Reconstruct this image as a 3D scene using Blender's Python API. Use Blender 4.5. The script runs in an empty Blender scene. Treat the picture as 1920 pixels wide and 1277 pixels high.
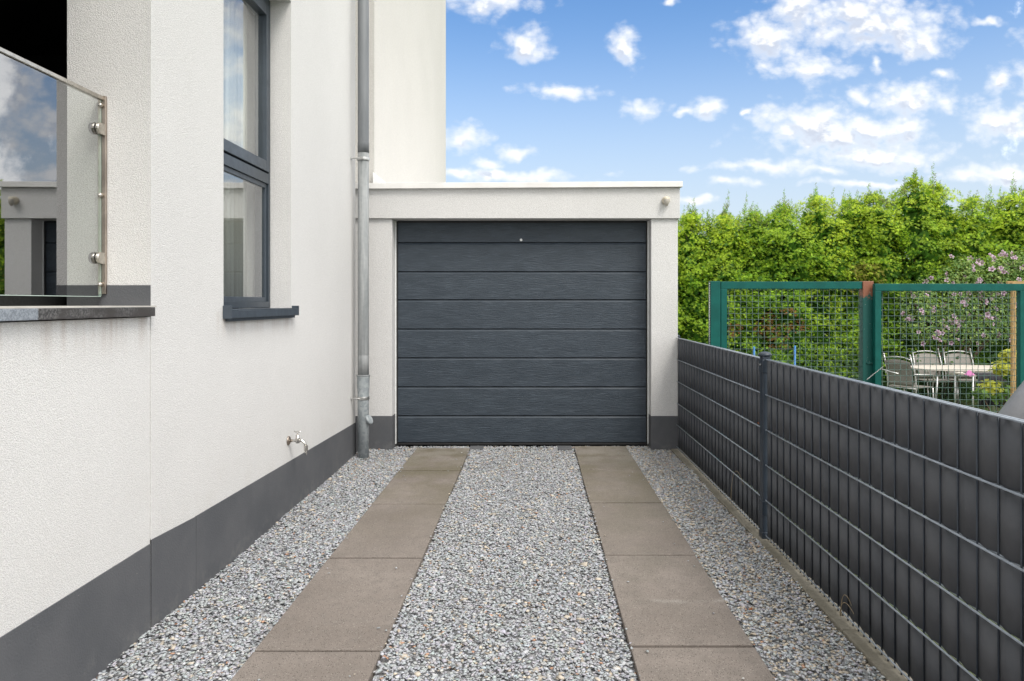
import bpy, bmesh, math, random
import numpy as np
from mathutils import Vector, Matrix
R = math.radians
S = bpy.context.scene
C = S.collection
rng = np.random.default_rng(7)
random.seed(7)

# ------------------------------------------------------------------ camera
F = 1367.0; CX, CY = 1000.0, 568.0; H = 1.33
cam = bpy.data.cameras.new('camera'); co = bpy.data.objects.new('camera', cam); C.objects.link(co)
co.location = (0, 0, H); co.rotation_euler = (R(90), 0, 0)
cam.sensor_width = 36; cam.lens = 36 * F / 1920
cam.shift_x = -(CX - 960) / 1920; cam.shift_y = -(638.5 - CY) / 1920
cam.clip_start = .05; cam.clip_end = 5000
S.camera = co
S.render.resolution_x = 1024; S.render.resolution_y = 681

# ------------------------------------------------------------------ colour management
S.view_settings.view_transform = 'Standard'; S.view_settings.look = 'None'
S.view_settings.exposure = 0.79; S.view_settings.gamma = 1

# ------------------------------------------------------------------ sun
SUN_EL, SUN_AZ = 52, 142          # azimuth clockwise from +Y
sl = bpy.data.lights.new('sun', 'SUN'); so = bpy.data.objects.new('sun', sl); C.objects.link(so)
sl.energy = 1.5; sl.angle = R(24); sl.color = (1, .95, .87)
sd = Vector((math.sin(R(SUN_AZ)) * math.cos(R(SUN_EL)), math.cos(R(SUN_AZ)) * math.cos(R(SUN_EL)), math.sin(R(SUN_EL))))
so.rotation_euler = sd.to_track_quat('Z', 'Y').to_euler(); so.location = (3, -3, 12)

# ------------------------------------------------------------------ node helper
class NT:
    def __init__(s, nt): s.nt = nt; s.n = nt.nodes; s.l = nt.links
    def new(s, t, **kw):
        n = s.n.new(t)
        for k, v in kw.items(): setattr(n, k, v)
        return n
    def put(s, inp, v):
        if hasattr(v, 'is_output'): s.l.new(v, inp)
        else: inp.default_value = v
    def m(s, op, a, b=0.0, c=0.0, clamp=False):
        n = s.new('ShaderNodeMath', operation=op); n.use_clamp = clamp
        s.put(n.inputs[0], a); s.put(n.inputs[1], b); s.put(n.inputs[2], c); return n.outputs[0]
    def v(s, op, a, b=(0, 0, 0), c=(0, 0, 0), out=0):
        n = s.new('ShaderNodeVectorMath', operation=op)
        s.put(n.inputs[0], a); s.put(n.inputs[1], b)
        if op == 'MULTIPLY_ADD': s.put(n.inputs[2], c)
        return n.outputs['Value'] if op in ('LENGTH', 'DOT_PRODUCT', 'DISTANCE') else n.outputs[0]
    def sm(s, x, a, b, lo=0.0, hi=1.0):
        n = s.new('ShaderNodeMapRange', interpolation_type='SMOOTHSTEP')
        s.put(n.inputs['Value'], x); s.put(n.inputs['From Min'], a); s.put(n.inputs['From Max'], b)
        s.put(n.inputs['To Min'], lo); s.put(n.inputs['To Max'], hi); return n.outputs[0]
    def noise(s, vec, scale, detail=2.0, rough=.5, dist=0.0, out='Fac'):
        n = s.new('ShaderNodeTexNoise'); s.put(n.inputs['Vector'], vec)
        n.inputs['Scale'].default_value = scale; n.inputs['Detail'].default_value = detail
        n.inputs['Roughness'].default_value = rough; n.inputs['Distortion'].default_value = dist
        return n.outputs[out]
    def vor(s, vec, scale, feature='F1', out='Distance'):
        n = s.new('ShaderNodeTexVoronoi', feature=feature); s.put(n.inputs['Vector'], vec)
        n.inputs['Scale'].default_value = scale; return n.outputs[out]
    def mix(s, f, a, b, mode='MIX'):
        n = s.new('ShaderNodeMix', data_type='RGBA', blend_type=mode)
        def cc(v): return v if hasattr(v, 'is_output') else (*v, 1)[:4]
        s.put(n.inputs[0], f); s.put(n.inputs[6], cc(a)); s.put(n.inputs[7], cc(b)); return n.outputs[2]
    def xyz(s, v):
        n = s.new('ShaderNodeSeparateXYZ'); s.put(n.inputs[0], v); return n.outputs
    def cxyz(s, x, y, z):
        n = s.new('ShaderNodeCombineXYZ')
        for i, q in enumerate((x, y, z)): s.put(n.inputs[i], q)
        return n.outputs[0]
    def bump(s, h, strength, dist, normal=None):
        n = s.new('ShaderNodeBump'); s.put(n.inputs['Height'], h)
        n.inputs['Strength'].default_value = strength; n.inputs['Distance'].default_value = dist
        if normal: s.l.new(normal, n.inputs['Normal'])
        return n.outputs[0]

# ------------------------------------------------------------------ world: sky with scattered cumulus ahead, closed cloud elsewhere
W = bpy.data.worlds.new('World'); S.world = W; W.use_nodes = True
W.node_tree.nodes.clear()
g = bpy.data.node_groups.new('cloudfield', 'ShaderNodeTree')
g.interface.new_socket('uv', in_out='INPUT', socket_type='NodeSocketVector')
g.interface.new_socket('d', in_out='OUTPUT', socket_type='NodeSocketFloat')
G = NT(g); gi = G.new('NodeGroupInput'); go = G.new('NodeGroupOutput')
uv = gi.outputs[0]
warp = G.noise(uv, 9, 4, .62, out='Color')
wv = G.v('MULTIPLY_ADD', G.v('SUBTRACT', warp, (.5, .5, .5)), (.085, .05, 0), uv)
CL = [(925, 0, 85, 34), (985, 82, 52, 32), (1176, 86, 36, 38), (1045, 170, 78, 15), (1217, 199, 38, 20), (1325, 204, 32, 20),
      (1280, 205, 18, 8), (1435, 66, 90, 48), (1490, 15, 80, 46), (1600, 30, 150, 74), (1680, 50, 100, 56), (1725, 82, 58, 40), (1510, 125, 92, 30),
      (1600, 178, 30, 20), (1700, 186, 115, 34), (1870, 150, 36, 26), (1772, 143, 22, 14), (1530, 240, 140, 46), (1640, 236, 120, 34), (1570, 258, 120, 30), (1655, 288, 160, 30),
      (1990, 130, 80, 170), (1885, 226, 80, 34), (1430, 313, 120, 13), (1540, 323, 58, 11), (1375, 342, 42, 11), (862, 262, 46, 26), (962, 286, 44, 13),
      (912, 308, 28, 13), (960, 330, 140, 14), (1870, 326, 120, 20), (1620, 346, 110, 8), (1640, 118, 18, 14), (1850, 42, 44, 9),
      (1390, 216, 16, 7), (1290, 372, 60, 9), (860, 325, 60, 12), (1265, 3, 14, 8)]
cur = None
for (x, y, rx, ry) in CL:
    u, v_ = (x - CX) / F, (CY - y) / F
    a, b = F / (rx * 1.1), F / (ry * 1.15)
    # flat base: stretch the distance below the centre
    ln = G.v('LENGTH', G.v('MULTIPLY_ADD', wv, (a, b, 0), (-u * a, -v_ * b, 0)))
    cur = ln if cur is None else G.m('MINIMUM', cur, ln)
n1 = G.noise(G.v('MULTIPLY', uv, (1, 1.5, 1)), 30, 6, .64)
d = G.m('ADD', G.m('SUBTRACT', 1.0, cur), G.m('MULTIPLY', G.m('SUBTRACT', n1, .5), 1.4))
pf = G.vor(G.v('ADD', G.v('MULTIPLY', uv, (1, 1.35, 1)), G.v('MULTIPLY', warp, (.05, .05, 0))), 34)
pf2 = G.vor(G.v('ADD', G.v('MULTIPLY', uv, (1, 1.35, 1)), G.v('MULTIPLY', warp, (.03, .03, 0))), 80)
d = G.m('ADD', d, G.m('ADD', G.m('MULTIPLY', G.m('SUBTRACT', .42, pf), .62), G.m('MULTIPLY', G.m('SUBTRACT', .42, pf2), .35)))
d = G.m('MAXIMUM', d, -1.5)
G.l.new(d, go.inputs[0])

w = NT(W.node_tree)
tc = w.new('ShaderNodeTexCoord'); dirv = tc.outputs['Generated']
dn = w.v('NORMALIZE', dirv); X, Y, Z = w.xyz(dn)[:3]
ys = w.m('MAXIMUM', Y, .05)
uvv = w.cxyz(w.m('DIVIDE', X, ys), w.m('DIVIDE', Z, ys), 0.0)
def fld(vec):
    n = w.new('ShaderNodeGroup'); n.node_tree = g; w.l.new(vec, n.inputs[0]); return n.outputs[0]
d0 = fld(uvv); d1 = fld(w.v('ADD', uvv, (.003, .013, 0)))
front = w.sm(Y, .25, .4)
mask = w.m('MULTIPLY', w.sm(d0, -.25, .95), front)
base = w.m('SUBTRACT', w.m('ADD', d1, w.m('MULTIPLY', d0, .25)), d0)
shade = w.sm(base, -.08, .34)
ccol = w.mix(w.m('MULTIPLY', shade, w.sm(d0, .2, .8)), (6.6, 6.7, 6.85), (4.2, 4.55, 5.3))
sky = w.new('ShaderNodeTexSky', sky_type='NISHITA'); sky.sun_disc = False
sky.sun_elevation = R(SUN_EL); sky.sun_rotation = R(SUN_AZ)
sky.altitude = 50; sky.air_density = 1.0; sky.dust_density = 1.0; sky.ozone_density = 2.0
hs = w.new('ShaderNodeHueSaturation'); hs.inputs['Saturation'].default_value = 1.12; hs.inputs['Value'].default_value = 1.0
w.l.new(sky.outputs[0], hs.inputs['Color'])
skyc = w.mix(1.0, hs.outputs[0], (1.0, 1.14, 1.24), 'MULTIPLY')
# pale haze towards the horizon
hz = w.sm(Z, .40, .02)
skyc = w.mix(w.m('MULTIPLY', hz, .95), skyc, (4.45, 4.95, 5.45))
col = w.mix(mask, skyc, ccol)
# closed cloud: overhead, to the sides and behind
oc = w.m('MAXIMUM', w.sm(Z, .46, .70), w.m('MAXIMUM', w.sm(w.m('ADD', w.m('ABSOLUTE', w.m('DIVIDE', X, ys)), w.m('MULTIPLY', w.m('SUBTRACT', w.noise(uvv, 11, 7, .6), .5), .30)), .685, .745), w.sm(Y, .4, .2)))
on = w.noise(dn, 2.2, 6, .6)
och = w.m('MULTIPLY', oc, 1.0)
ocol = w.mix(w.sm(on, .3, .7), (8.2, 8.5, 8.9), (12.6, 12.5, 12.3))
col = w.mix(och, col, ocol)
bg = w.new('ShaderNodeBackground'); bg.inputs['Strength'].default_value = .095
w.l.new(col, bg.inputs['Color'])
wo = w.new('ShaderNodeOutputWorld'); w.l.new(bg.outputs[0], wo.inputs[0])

# ------------------------------------------------------------------ materials
def mat(name, fn, **kw):
    m = bpy.data.materials.new(name); m.use_nodes = True; m.node_tree.nodes.clear()
    t = NT(m.node_tree)
    p = t.new('ShaderNodeBsdfPrincipled'); o = t.new('ShaderNodeOutputMaterial')
    t.l.new(p.outputs[0], o.inputs[0])
    t.P = p; t.O = o
    t.pos = t.new('ShaderNodeNewGeometry').outputs['Position']
    fn(t, p)
    return m
def simple(name, color, rough=.5, metal=0.0, var=.12, scale=30, bump=0.0, bdist=.002, bscale=200, spec=.5):
    def f(t, p):
        n = t.noise(t.pos, scale, 4, .6)
        lo = tuple(c * (1 - var) for c in color); hi = tuple(min(1, c * (1 + var)) for c in color)
        t.put(p.inputs['Base Color'], t.mix(t.sm(n, .3, .7), lo, hi))
        t.put(p.inputs['Roughness'], t.sm(t.noise(t.pos, scale * 2.3, 3), .2, .8, rough * .85, min(1, rough * 1.15)))
        p.inputs['Metallic'].default_value = metal; p.inputs['Specular IOR Level'].default_value = spec
        if bump: t.put(p.inputs['Normal'], t.bump(t.noise(t.pos, bscale, 3), bump, bdist))
    return mat(name, f)

def stucco(name, color, streak=False, dirt=True, grain=1.0):
    def f(t, p):
        pw = t.v('ADD', t.pos, t.v('SCALE', t.noise(t.pos, 60, 2, out='Color'), (0, 0, 0)))
        g1 = t.noise(t.pos, 190 * grain, 3, .6, .5)
        g2 = t.vor(t.v('ADD', t.pos, t.v('MULTIPLY', t.noise(t.pos, 90, 1, out='Color'), (.006, .006, .006))), 210 * grain)
        h = t.m('ADD', t.m('MULTIPLY', g1, .7), t.m('MULTIPLY', g2, -.7))
        big = t.noise(t.pos, 1.1, 5, .6); med = t.noise(t.pos, 9, 4, .6)
        c = t.mix(t.sm(big, .3, .7), tuple(q * .945 for q in color), color)
        c = t.mix(t.m('MULTIPLY', t.sm(med, .5, .8), .25), c, tuple(q * .93 for q in color))
        # shade in the pits of the render coat, put into the colour for relief
        c = t.mix(t.m('MULTIPLY', t.sm(h, .16, -.02), .45), c, tuple(q * .62 for q in color))
        sx, sy, sz = t.xyz(t.pos)[:3]
        if dirt:
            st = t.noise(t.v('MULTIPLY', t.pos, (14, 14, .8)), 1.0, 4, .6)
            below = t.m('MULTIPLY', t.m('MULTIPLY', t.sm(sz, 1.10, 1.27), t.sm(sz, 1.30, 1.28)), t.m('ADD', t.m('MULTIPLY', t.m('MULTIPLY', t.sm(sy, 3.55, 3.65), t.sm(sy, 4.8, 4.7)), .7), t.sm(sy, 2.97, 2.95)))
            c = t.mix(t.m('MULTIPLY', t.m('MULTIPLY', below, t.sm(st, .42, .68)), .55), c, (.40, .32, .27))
            low = t.m('MULTIPLY', t.sm(sz, .75, .3), t.sm(t.noise(t.pos, 3.3, 5, .7), .45, .75))
            c = t.mix(t.m('MULTIPLY', low, .18), c, (.55, .50, .44))
        if streak:
            st = t.noise(t.v('MULTIPLY', t.pos, (22, 22, .35)), 1.0, 5, .65)
            c = t.mix(t.m('MULTIPLY', t.sm(st, .45, .75), .22), c, tuple(q * f_ for q, f_ in zip(color, (.86, .84, .78))))
        t.put(p.inputs['Base Color'], c); p.inputs['Roughness'].default_value = .92; p.inputs['Specular IOR Level'].default_value = .2
        t.put(p.inputs['Normal'], t.bump(h, .8, .0045 / grain, t.bump(t.noise(t.pos, 5, 3), .25, .004)))
    return mat(name, f)
M = {}
M['wall'] = stucco('white_render', (.815, .803, .79), grain=1.2)
M['garwall'] = stucco('garage_render', (.80, .79, .78), dirt=False)
M['rearwall'] = stucco('cream_render', (.75, .73, .695), streak=True, dirt=False, grain=.7)
def f(t, p):
    h = t.noise(t.pos, 130, 3, .6)
    big = t.noise(t.pos, 2.2, 5, .65)
    c = t.mix(t.sm(big, .3, .7), (.080, .084, .093), (.108, .110, .118))
    sz = t.xyz(t.pos)[2]
    c = t.mix(t.m('MULTIPLY', t.m('MULTIPLY', t.sm(sz, .13, .0), t.sm(t.noise(t.pos, 11, 4, .7), .45, .70)), .35), c, (.22, .215, .205))
    fl = t.m('MULTIPLY', t.sm(t.noise(t.v('MULTIPLY', t.pos, (1, 1, 3)), 38, 3), .74, .78), .5)
    c = t.mix(fl, c, (.33, .32, .31))
    t.put(p.inputs['Base Color'], c); p.inputs['Roughness'].default_value = .8
    t.put(p.inputs['Normal'], t.bump(h, .5, .004))
M['plinth'] = mat('grey_plinth_paint', f)
M['anth'] = simple('anthracite_metal', (.040, .052, .066), .38, var=.08, scale=9)
M['anth2'] = simple('anthracite_sill', (.052, .066, .084), .42, var=.1, scale=12)
def f(t, p):
    wv = t.v('MULTIPLY', t.pos, (9, 9, 95))
    wd = t.noise(t.v('ADD', t.v('MULTIPLY', t.pos, (6, 6, 120)), t.v('MULTIPLY', t.noise(t.pos, 4, 2, out='Color'), (2, 2, 9))), 1.0, 7, .68)
    fine = t.noise(wv, 2.4, 3, .6)
    h = t.m('ADD', wd, t.m('MULTIPLY', fine, .4))
    patch = t.noise(t.v('MULTIPLY', t.pos, (2.2, 1, 7)), 2.6, 6, .7)
    c = t.mix(t.sm(patch, .3, .7), (.028, .040, .055), (.038, .052, .069))
    lt = t.m('MULTIPLY', t.sm(wd, .52, .64), t.sm(patch, .40, .60))
    c = t.mix(t.m('MULTIPLY', lt, .65), c, (.076, .098, .124))
    t.put(p.inputs['Base Color'], c)
    t.put(p.inputs['Roughness'], t.sm(wd, .3, .7, .36, .55)); t.put(p.inputs['Normal'], t.bump(h, 1.0, .005))
M['door'] = mat('garage_door_woodgrain', f)
M['black'] = simple('black_rubber', (.012, .012, .013), .6)
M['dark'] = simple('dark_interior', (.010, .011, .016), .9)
M['coping'] = simple('aluminium_coping', (.80, .785, .765), .5, metal=0.0, var=.07, scale=4)
M['steel'] = simple('stainless_steel', (.50, .47, .42), .30, metal=1.0, var=.15, scale=40)
M['steelb'] = simple('brushed_post', (.40, .34, .29), .38, metal=1.0, var=.2, scale=14)
M['chrome'] = simple('tap_chrome', (.62, .60, .57), .22, metal=1.0, var=.15, scale=80)
def f(t, p):
    sz = t.xyz(t.pos)[2]
    sp = t.vor(t.pos, 45, out='Color'); s1 = t.xyz(sp)[0]
    lo = t.mix(t.sm(s1, .2, .8), (.28, .31, .325), (.37, .40, .415))
    up = t.mix(t.sm(t.noise(t.v('MULTIPLY', t.pos, (12, 12, 1.5)), 1.5, 4), .3, .7), (.135, .145, .155), (.175, .185, .195))
    c = t.mix(t.sm(sz, 2.619, 2.621), lo, up)
    mid = t.m('MULTIPLY', t.sm(sz, .70, .705), t.sm(sz, 2.621, 2.619))
    c = t.mix(t.m('MULTIPLY', mid, .8), c, t.mix(t.sm(t.noise(t.v('MULTIPLY', t.pos, (40, 40, 3)), 1.0, 5), .35, .7), (.21, .22, .222), (.33, .335, .335)))
    t.put(p.inputs['Base Color'], c); p.inputs['Metallic'].default_value = .15; p.inputs['Roughness'].default_value = .6; p.inputs['Specular IOR Level'].default_value = .35
M['zinc'] = mat('zinc_pipe', f)
def f(t, p):
    sp = t.noise(t.pos, 160, 3, .7); b = t.noise(t.pos, 9, 4)
    yy = t.xyz(t.pos)[1]
    dark = t.mix(t.sm(sp, .42, .62), (.035, .033, .034), (.17, .165, .165))
    dark = t.mix(t.sm(b, .35, .65), dark, (.05, .045, .043))
    lite = t.mix(t.sm(sp, .40, .60), (.17, .19, .22), (.30, .33, .37))
    t.put(p.inputs['Base Color'], t.mix(t.sm(yy, 2.253, 2.249), dark, lite))
    p.inputs['Roughness'].default_value = .5
M['granite'] = mat('granite_edge', f)
M['slabtop'] = simple('stone_top', (.52, .50, .46), .7, var=.1, scale=18)
def glass(name, f0, tint):
    m = bpy.data.materials.new(name); m.use_nodes = True; m.node_tree.nodes.clear(); t = NT(m.node_tree)
    lw = t.new('ShaderNodeLayerWeight'); lw.inputs['Blend'].default_value = .5
    back = t.new('ShaderNodeNewGeometry').outputs['Backfacing']
    fr = t.m('ADD', f0, t.m('MULTIPLY', t.m('POWER', lw.outputs['Facing'], 5.0), 1 - f0))
    fr = t.m('MULTIPLY', fr, t.m('SUBTRACT', 1.0, back))
    gl = t.new('ShaderNodeBsdfGlossy'); gl.inputs['Roughness'].default_value = 0.0; gl.inputs['Color'].default_value = (.97, .98, 1, 1)
    tr = t.new('ShaderNodeBsdfTransparent'); tr.inputs['Color'].default_value = (*tint, 1)
    mx = t.new('ShaderNodeMixShader'); t.l.new(fr, mx.inputs[0]); t.l.new(tr.outputs[0], mx.inputs[1]); t.l.new(gl.outputs[0], mx.inputs[2])
    o = t.new('ShaderNodeOutputMaterial'); t.l.new(mx.outputs[0], o.inputs[0]); return m
M['glass'] = glass('window_glass', .30, (.92, .94, .93))
M['bglass'] = glass('balustrade_glass', .32, (.955, .975, .955))
M['gedge'] = simple('glass_edge', (.45, .55, .50), .2, var=.05)
def f(t, p):
    st = t.noise(t.v('MULTIPLY', t.pos, (1, 30, .3)), 1.0, 2)
    t.put(p.inputs['Base Color'], t.mix(t.sm(st, .35, .65), (.66, .63, .57), (.84, .82, .77))); p.inputs['Roughness'].default_value = .9
M['curtain'] = mat('curtain_cloth', f)
def f(t, p):
    px, py, pz = t.xyz(t.pos)[:3]
    big = t.noise(t.pos, 1.6, 6, .65); med = t.noise(t.pos, 14, 5, .65); fine = t.noise(t.pos, 260, 2, .6)
    c = t.mix(t.sm(big, .3, .7), (.168, .140, .120), (.238, .204, .180))
    c = t.mix(t.m('MULTIPLY', t.sm(med, .4, .7), .5), c, (.150, .130, .114))
    c = t.mix(t.m('MULTIPLY', t.sm(fine, .45, .75), .30), c, (.31, .28, .25))
    # pale run-off crust and green-brown algae by the door
    al = t.m('MULTIPLY', t.sm(py, 3.6, 6.0), t.sm(t.noise(t.pos, 2.7, 5, .6), .30, .62))
    c = t.mix(t.m('MULTIPLY', al, .75), c, (.125, .110, .066))
    rs = t.m('MULTIPLY', t.m('MULTIPLY', t.sm(px, .3, .5), t.sm(t.noise(t.pos, 1.9, 5, .62), .38, .66)), t.sm(py, 2.8, 3.6))
    c = t.mix(t.m('MULTIPLY', rs, .55), c, (.145, .132, .105))
    pl = t.m('MULTIPLY', t.sm(py, 5.7, 6.5), t.sm(t.noise(t.pos, 4.1, 5, .6), .38, .55))
    c = t.mix(t.m('MULTIPLY', pl, .6), c, (.25, .23, .20))
    line = t.m('MULTIPLY', t.sm(t.m('ABSOLUTE', t.m('SUBTRACT', py, t.m('ADD', t.m('MULTIPLY', px, -.0), t.m('MULTIPLY_ADD', t.noise(t.pos, 5, 3), .10, 3.17)))), .03, .0), t.m('MULTIPLY', t.sm(px, .45, .6), t.sm(t.noise(t.pos, 9, 4), .4, .6)))
    c = t.mix(t.m('MULTIPLY', line, .45), c, (.36, .34, .31))
    pores = t.sm(t.vor(t.pos, 130), .34, .20); keep = t.sm(t.noise(t.pos, 60, 1), .42, .50)
    pores = t.m('MULTIPLY', pores, keep)
    c = t.mix(t.m('MULTIPLY', pores, .9), c, (.07, .06, .05))
    wsp = t.m('MULTIPLY', t.sm(t.vor(t.v('ADD', t.pos, (3.3, 1.7, 0)), 70), .20, .12), .35)
    c = t.mix(wsp, c, (.50, .47, .42))
    t.put(p.inputs['Base Color'], c); t.put(p.inputs['Roughness'], t.sm(big, .3, .7, .72, .9))
    t.put(p.inputs['Normal'], t.bump(t.m('SUBTRACT', t.m('MULTIPLY', fine, .3), pores), .5, .003))
M['slab'] = mat('washed_concrete', f)
def f(t, p):
    a = t.new('ShaderNodeAttribute', attribute_name='col')
    n = t.noise(t.pos, 160, 3, .6)
    c = t.mix(t.sm(n, .25, .75), (.80, .80, .80), (1.15, 1.15, 1.15))
    t.put(p.inputs['Base Color'], t.mix(1.0, a.outputs['Color'], c, 'MULTIPLY')); p.inputs['Roughness'].default_value = .75
    t.put(p.inputs['Normal'], t.bump(n, .3, .002))
M['stone'] = mat('slate_chippings', f)
def f(t, p):
    v = t.vor(t.pos, 48, out='Color'); s1 = t.xyz(v)[0]
    c = t.mix(s1, (.28, .28, .28), (.40, .40, .41))
    t.put(p.inputs['Base Color'], c); p.inputs['Roughness'].default_value = .9
    t.put(p.inputs['Normal'], t.bump(t.vor(t.pos, 48), .8, .01))
M['gravelbase'] = mat('gravel_bed', f)
def f(t, p):
    b = t.noise(t.pos, 3, 5, .65); q = t.noise(t.pos, 70, 3)
    c = t.mix(t.sm(b, .3, .7), (.15, .135, .10), (.27, .245, .20)); c = t.mix(t.m('MULTIPLY', t.sm(q, .4, .7), .4), c, (.13, .12, .085))
    t.put(p.inputs['Base Color'], c); p.inputs['Roughness'].default_value = .9; t.put(p.inputs['Normal'], t.bump(q, .6, .004))
M['kerb'] = mat('mossy_concrete', f)
M['rod'] = simple('coated_rod', (.034, .044, .060), .45, var=.15, scale=25)
M['hrod'] = simple('skylit_rod', (.31, .35, .40), .35, var=.15, scale=25)  # horizontal rods: sky reflection and lit tops put into a paler colour
M['post'] = simple('coated_post', (.022, .032, .047), .42, var=.12, scale=10)
def f(t, p):
    n = t.noise(t.v('MULTIPLY', t.pos, (1, 90, 4)), 1.0, 4); b = t.noise(t.pos, 6, 5, .65)
    c = t.mix(t.sm(b, .3, .7), (.080, .085, .096), (.106, .110, .120))
    c = t.mix(t.m('MULTIPLY', t.sm(n, .5, .8), .25), c, (.115, .117, .122))
    sp = t.m('MULTIPLY', t.sm(t.noise(t.v('MULTIPLY', t.pos, (1, 1, .45)), 60, 3, .6), .745, .80), .55)
    c = t.mix(sp, c, (.32, .31, .28))
    t.put(p.inputs['Base Color'], c); p.inputs['Roughness'].default_value = .75; p.inputs['Specular IOR Level'].default_value = .3
M['strip'] = mat('pvc_privacy_strip', f)
def f(t, p):
    b = t.noise(t.pos, 8, 4, .6)
    t.put(p.inputs['Base Color'], t.mix(t.sm(b, .3, .7), (.0015, .080, .068), (.003, .105, .088))); t.put(p.inputs['Roughness'], .5); p.inputs['Specular IOR Level'].default_value = .25
M['green'] = mat('green_gate_paint', f)
def f(t, p):
    b = t.noise(t.pos, 26, 5, .7); pz = t.xyz(t.pos)[2]
    rust = t.sm(t.m('ADD', b, t.sm(pz, 1.30, 1.47, 0, .5)), .72, .80)
    chips = t.sm(t.noise(t.v('MULTIPLY', t.pos, (1, 1, .5)), 95, 2), .70, .74)
    c = t.mix(rust, (.003, .088, .075), (.26, .10, .055)); c = t.mix(t.m('MULTIPLY', chips, .7), c, (.45, .48, .45))
    t.put(p.inputs['Base Color'], c); p.inputs['Roughness'].default_value = .5
M['rusty'] = mat('rusting_green_paint', f)
M['wire'] = simple('green_grey_wire', (.10, .16, .145), .4, var=.2, scale=50, metal=.3)
M['galv'] = simple('galvanised_chain', (.50, .50, .49), .35, metal=.9)
M['wood'] = simple('raw_timber', (.42, .27, .11), .7, var=.25, scale=20)
M['bark'] = simple('bark', (.10, .07, .045), .9, var=.3, scale=30)
M['blue'] = simple('blue_plastic', (.02, .17, .48), .4, var=.1)
M['tarp'] = simple('grey_tarpaulin', (.25, .25, .26), .55, var=.12, scale=6)
M['alu'] = simple('chair_aluminium', (.55, .54, .53), .35, metal=.7)
M['mesh'] = simple('chair_textile', (.22, .205, .185), .8, var=.15, scale=60)
M['ttop'] = simple('pale_table_top', (.62, .56, .50), .5, var=.1, scale=12)
M['cloth'] = simple('black_cloth', (.018, .018, .022), .9)
M['pinkc'] = simple('pink_cloth', (.50, .16, .36), .8)
M['pir'] = simple('yellowed_plastic', (.62, .56, .44), .45, var=.06)
M['pir2'] = simple('sensor_lens', (.42, .39, .34), .35, var=.05)
M['white'] = simple('white_flashing', (.78, .79, .78), .5, var=.05)
def leafmat(name, trans=.3, rough=.55):
    def f(t, p):
        a = t.new('ShaderNodeAttribute', attribute_name='col')
        t.put(p.inputs['Base Color'], a.outputs['Color']); p.inputs['Roughness'].default_value = rough
        p.inputs['Specular IOR Level'].default_value = .35
        tl = t.new('ShaderNodeBsdfTranslucent'); t.put(tl.inputs[0], a.outputs['Color'])
        mx = t.new('ShaderNodeMixShader'); mx.inputs[0].default_value = trans
        t.l.new(p.outputs[0], mx.inputs[1]); t.l.new(tl.outputs[0], mx.inputs[2]); t.l.new(mx.outputs[0], t.O.inputs[0])
    return mat(name, f)
M['leaf'] = leafmat('foliage', .5)
M['petal'] = leafmat('petals', .4, .6)
def f(t, p):
    b = t.noise(t.pos, .8, 5, .65); q = t.noise(t.pos, 40, 4, .7)
    c = t.mix(t.sm(b, .35, .65), (.05, .085, .025), (.09, .12, .04)); c = t.mix(t.m('MULTIPLY', t.sm(q, .4, .7), .5), c, (.10, .09, .05))
    t.put(p.inputs['Base Color'], c); p.inputs['Roughness'].default_value = .95; t.put(p.inputs['Normal'], t.bump(q, .8, .03))
M['lawn'] = mat('lawn_soil', f)

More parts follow.
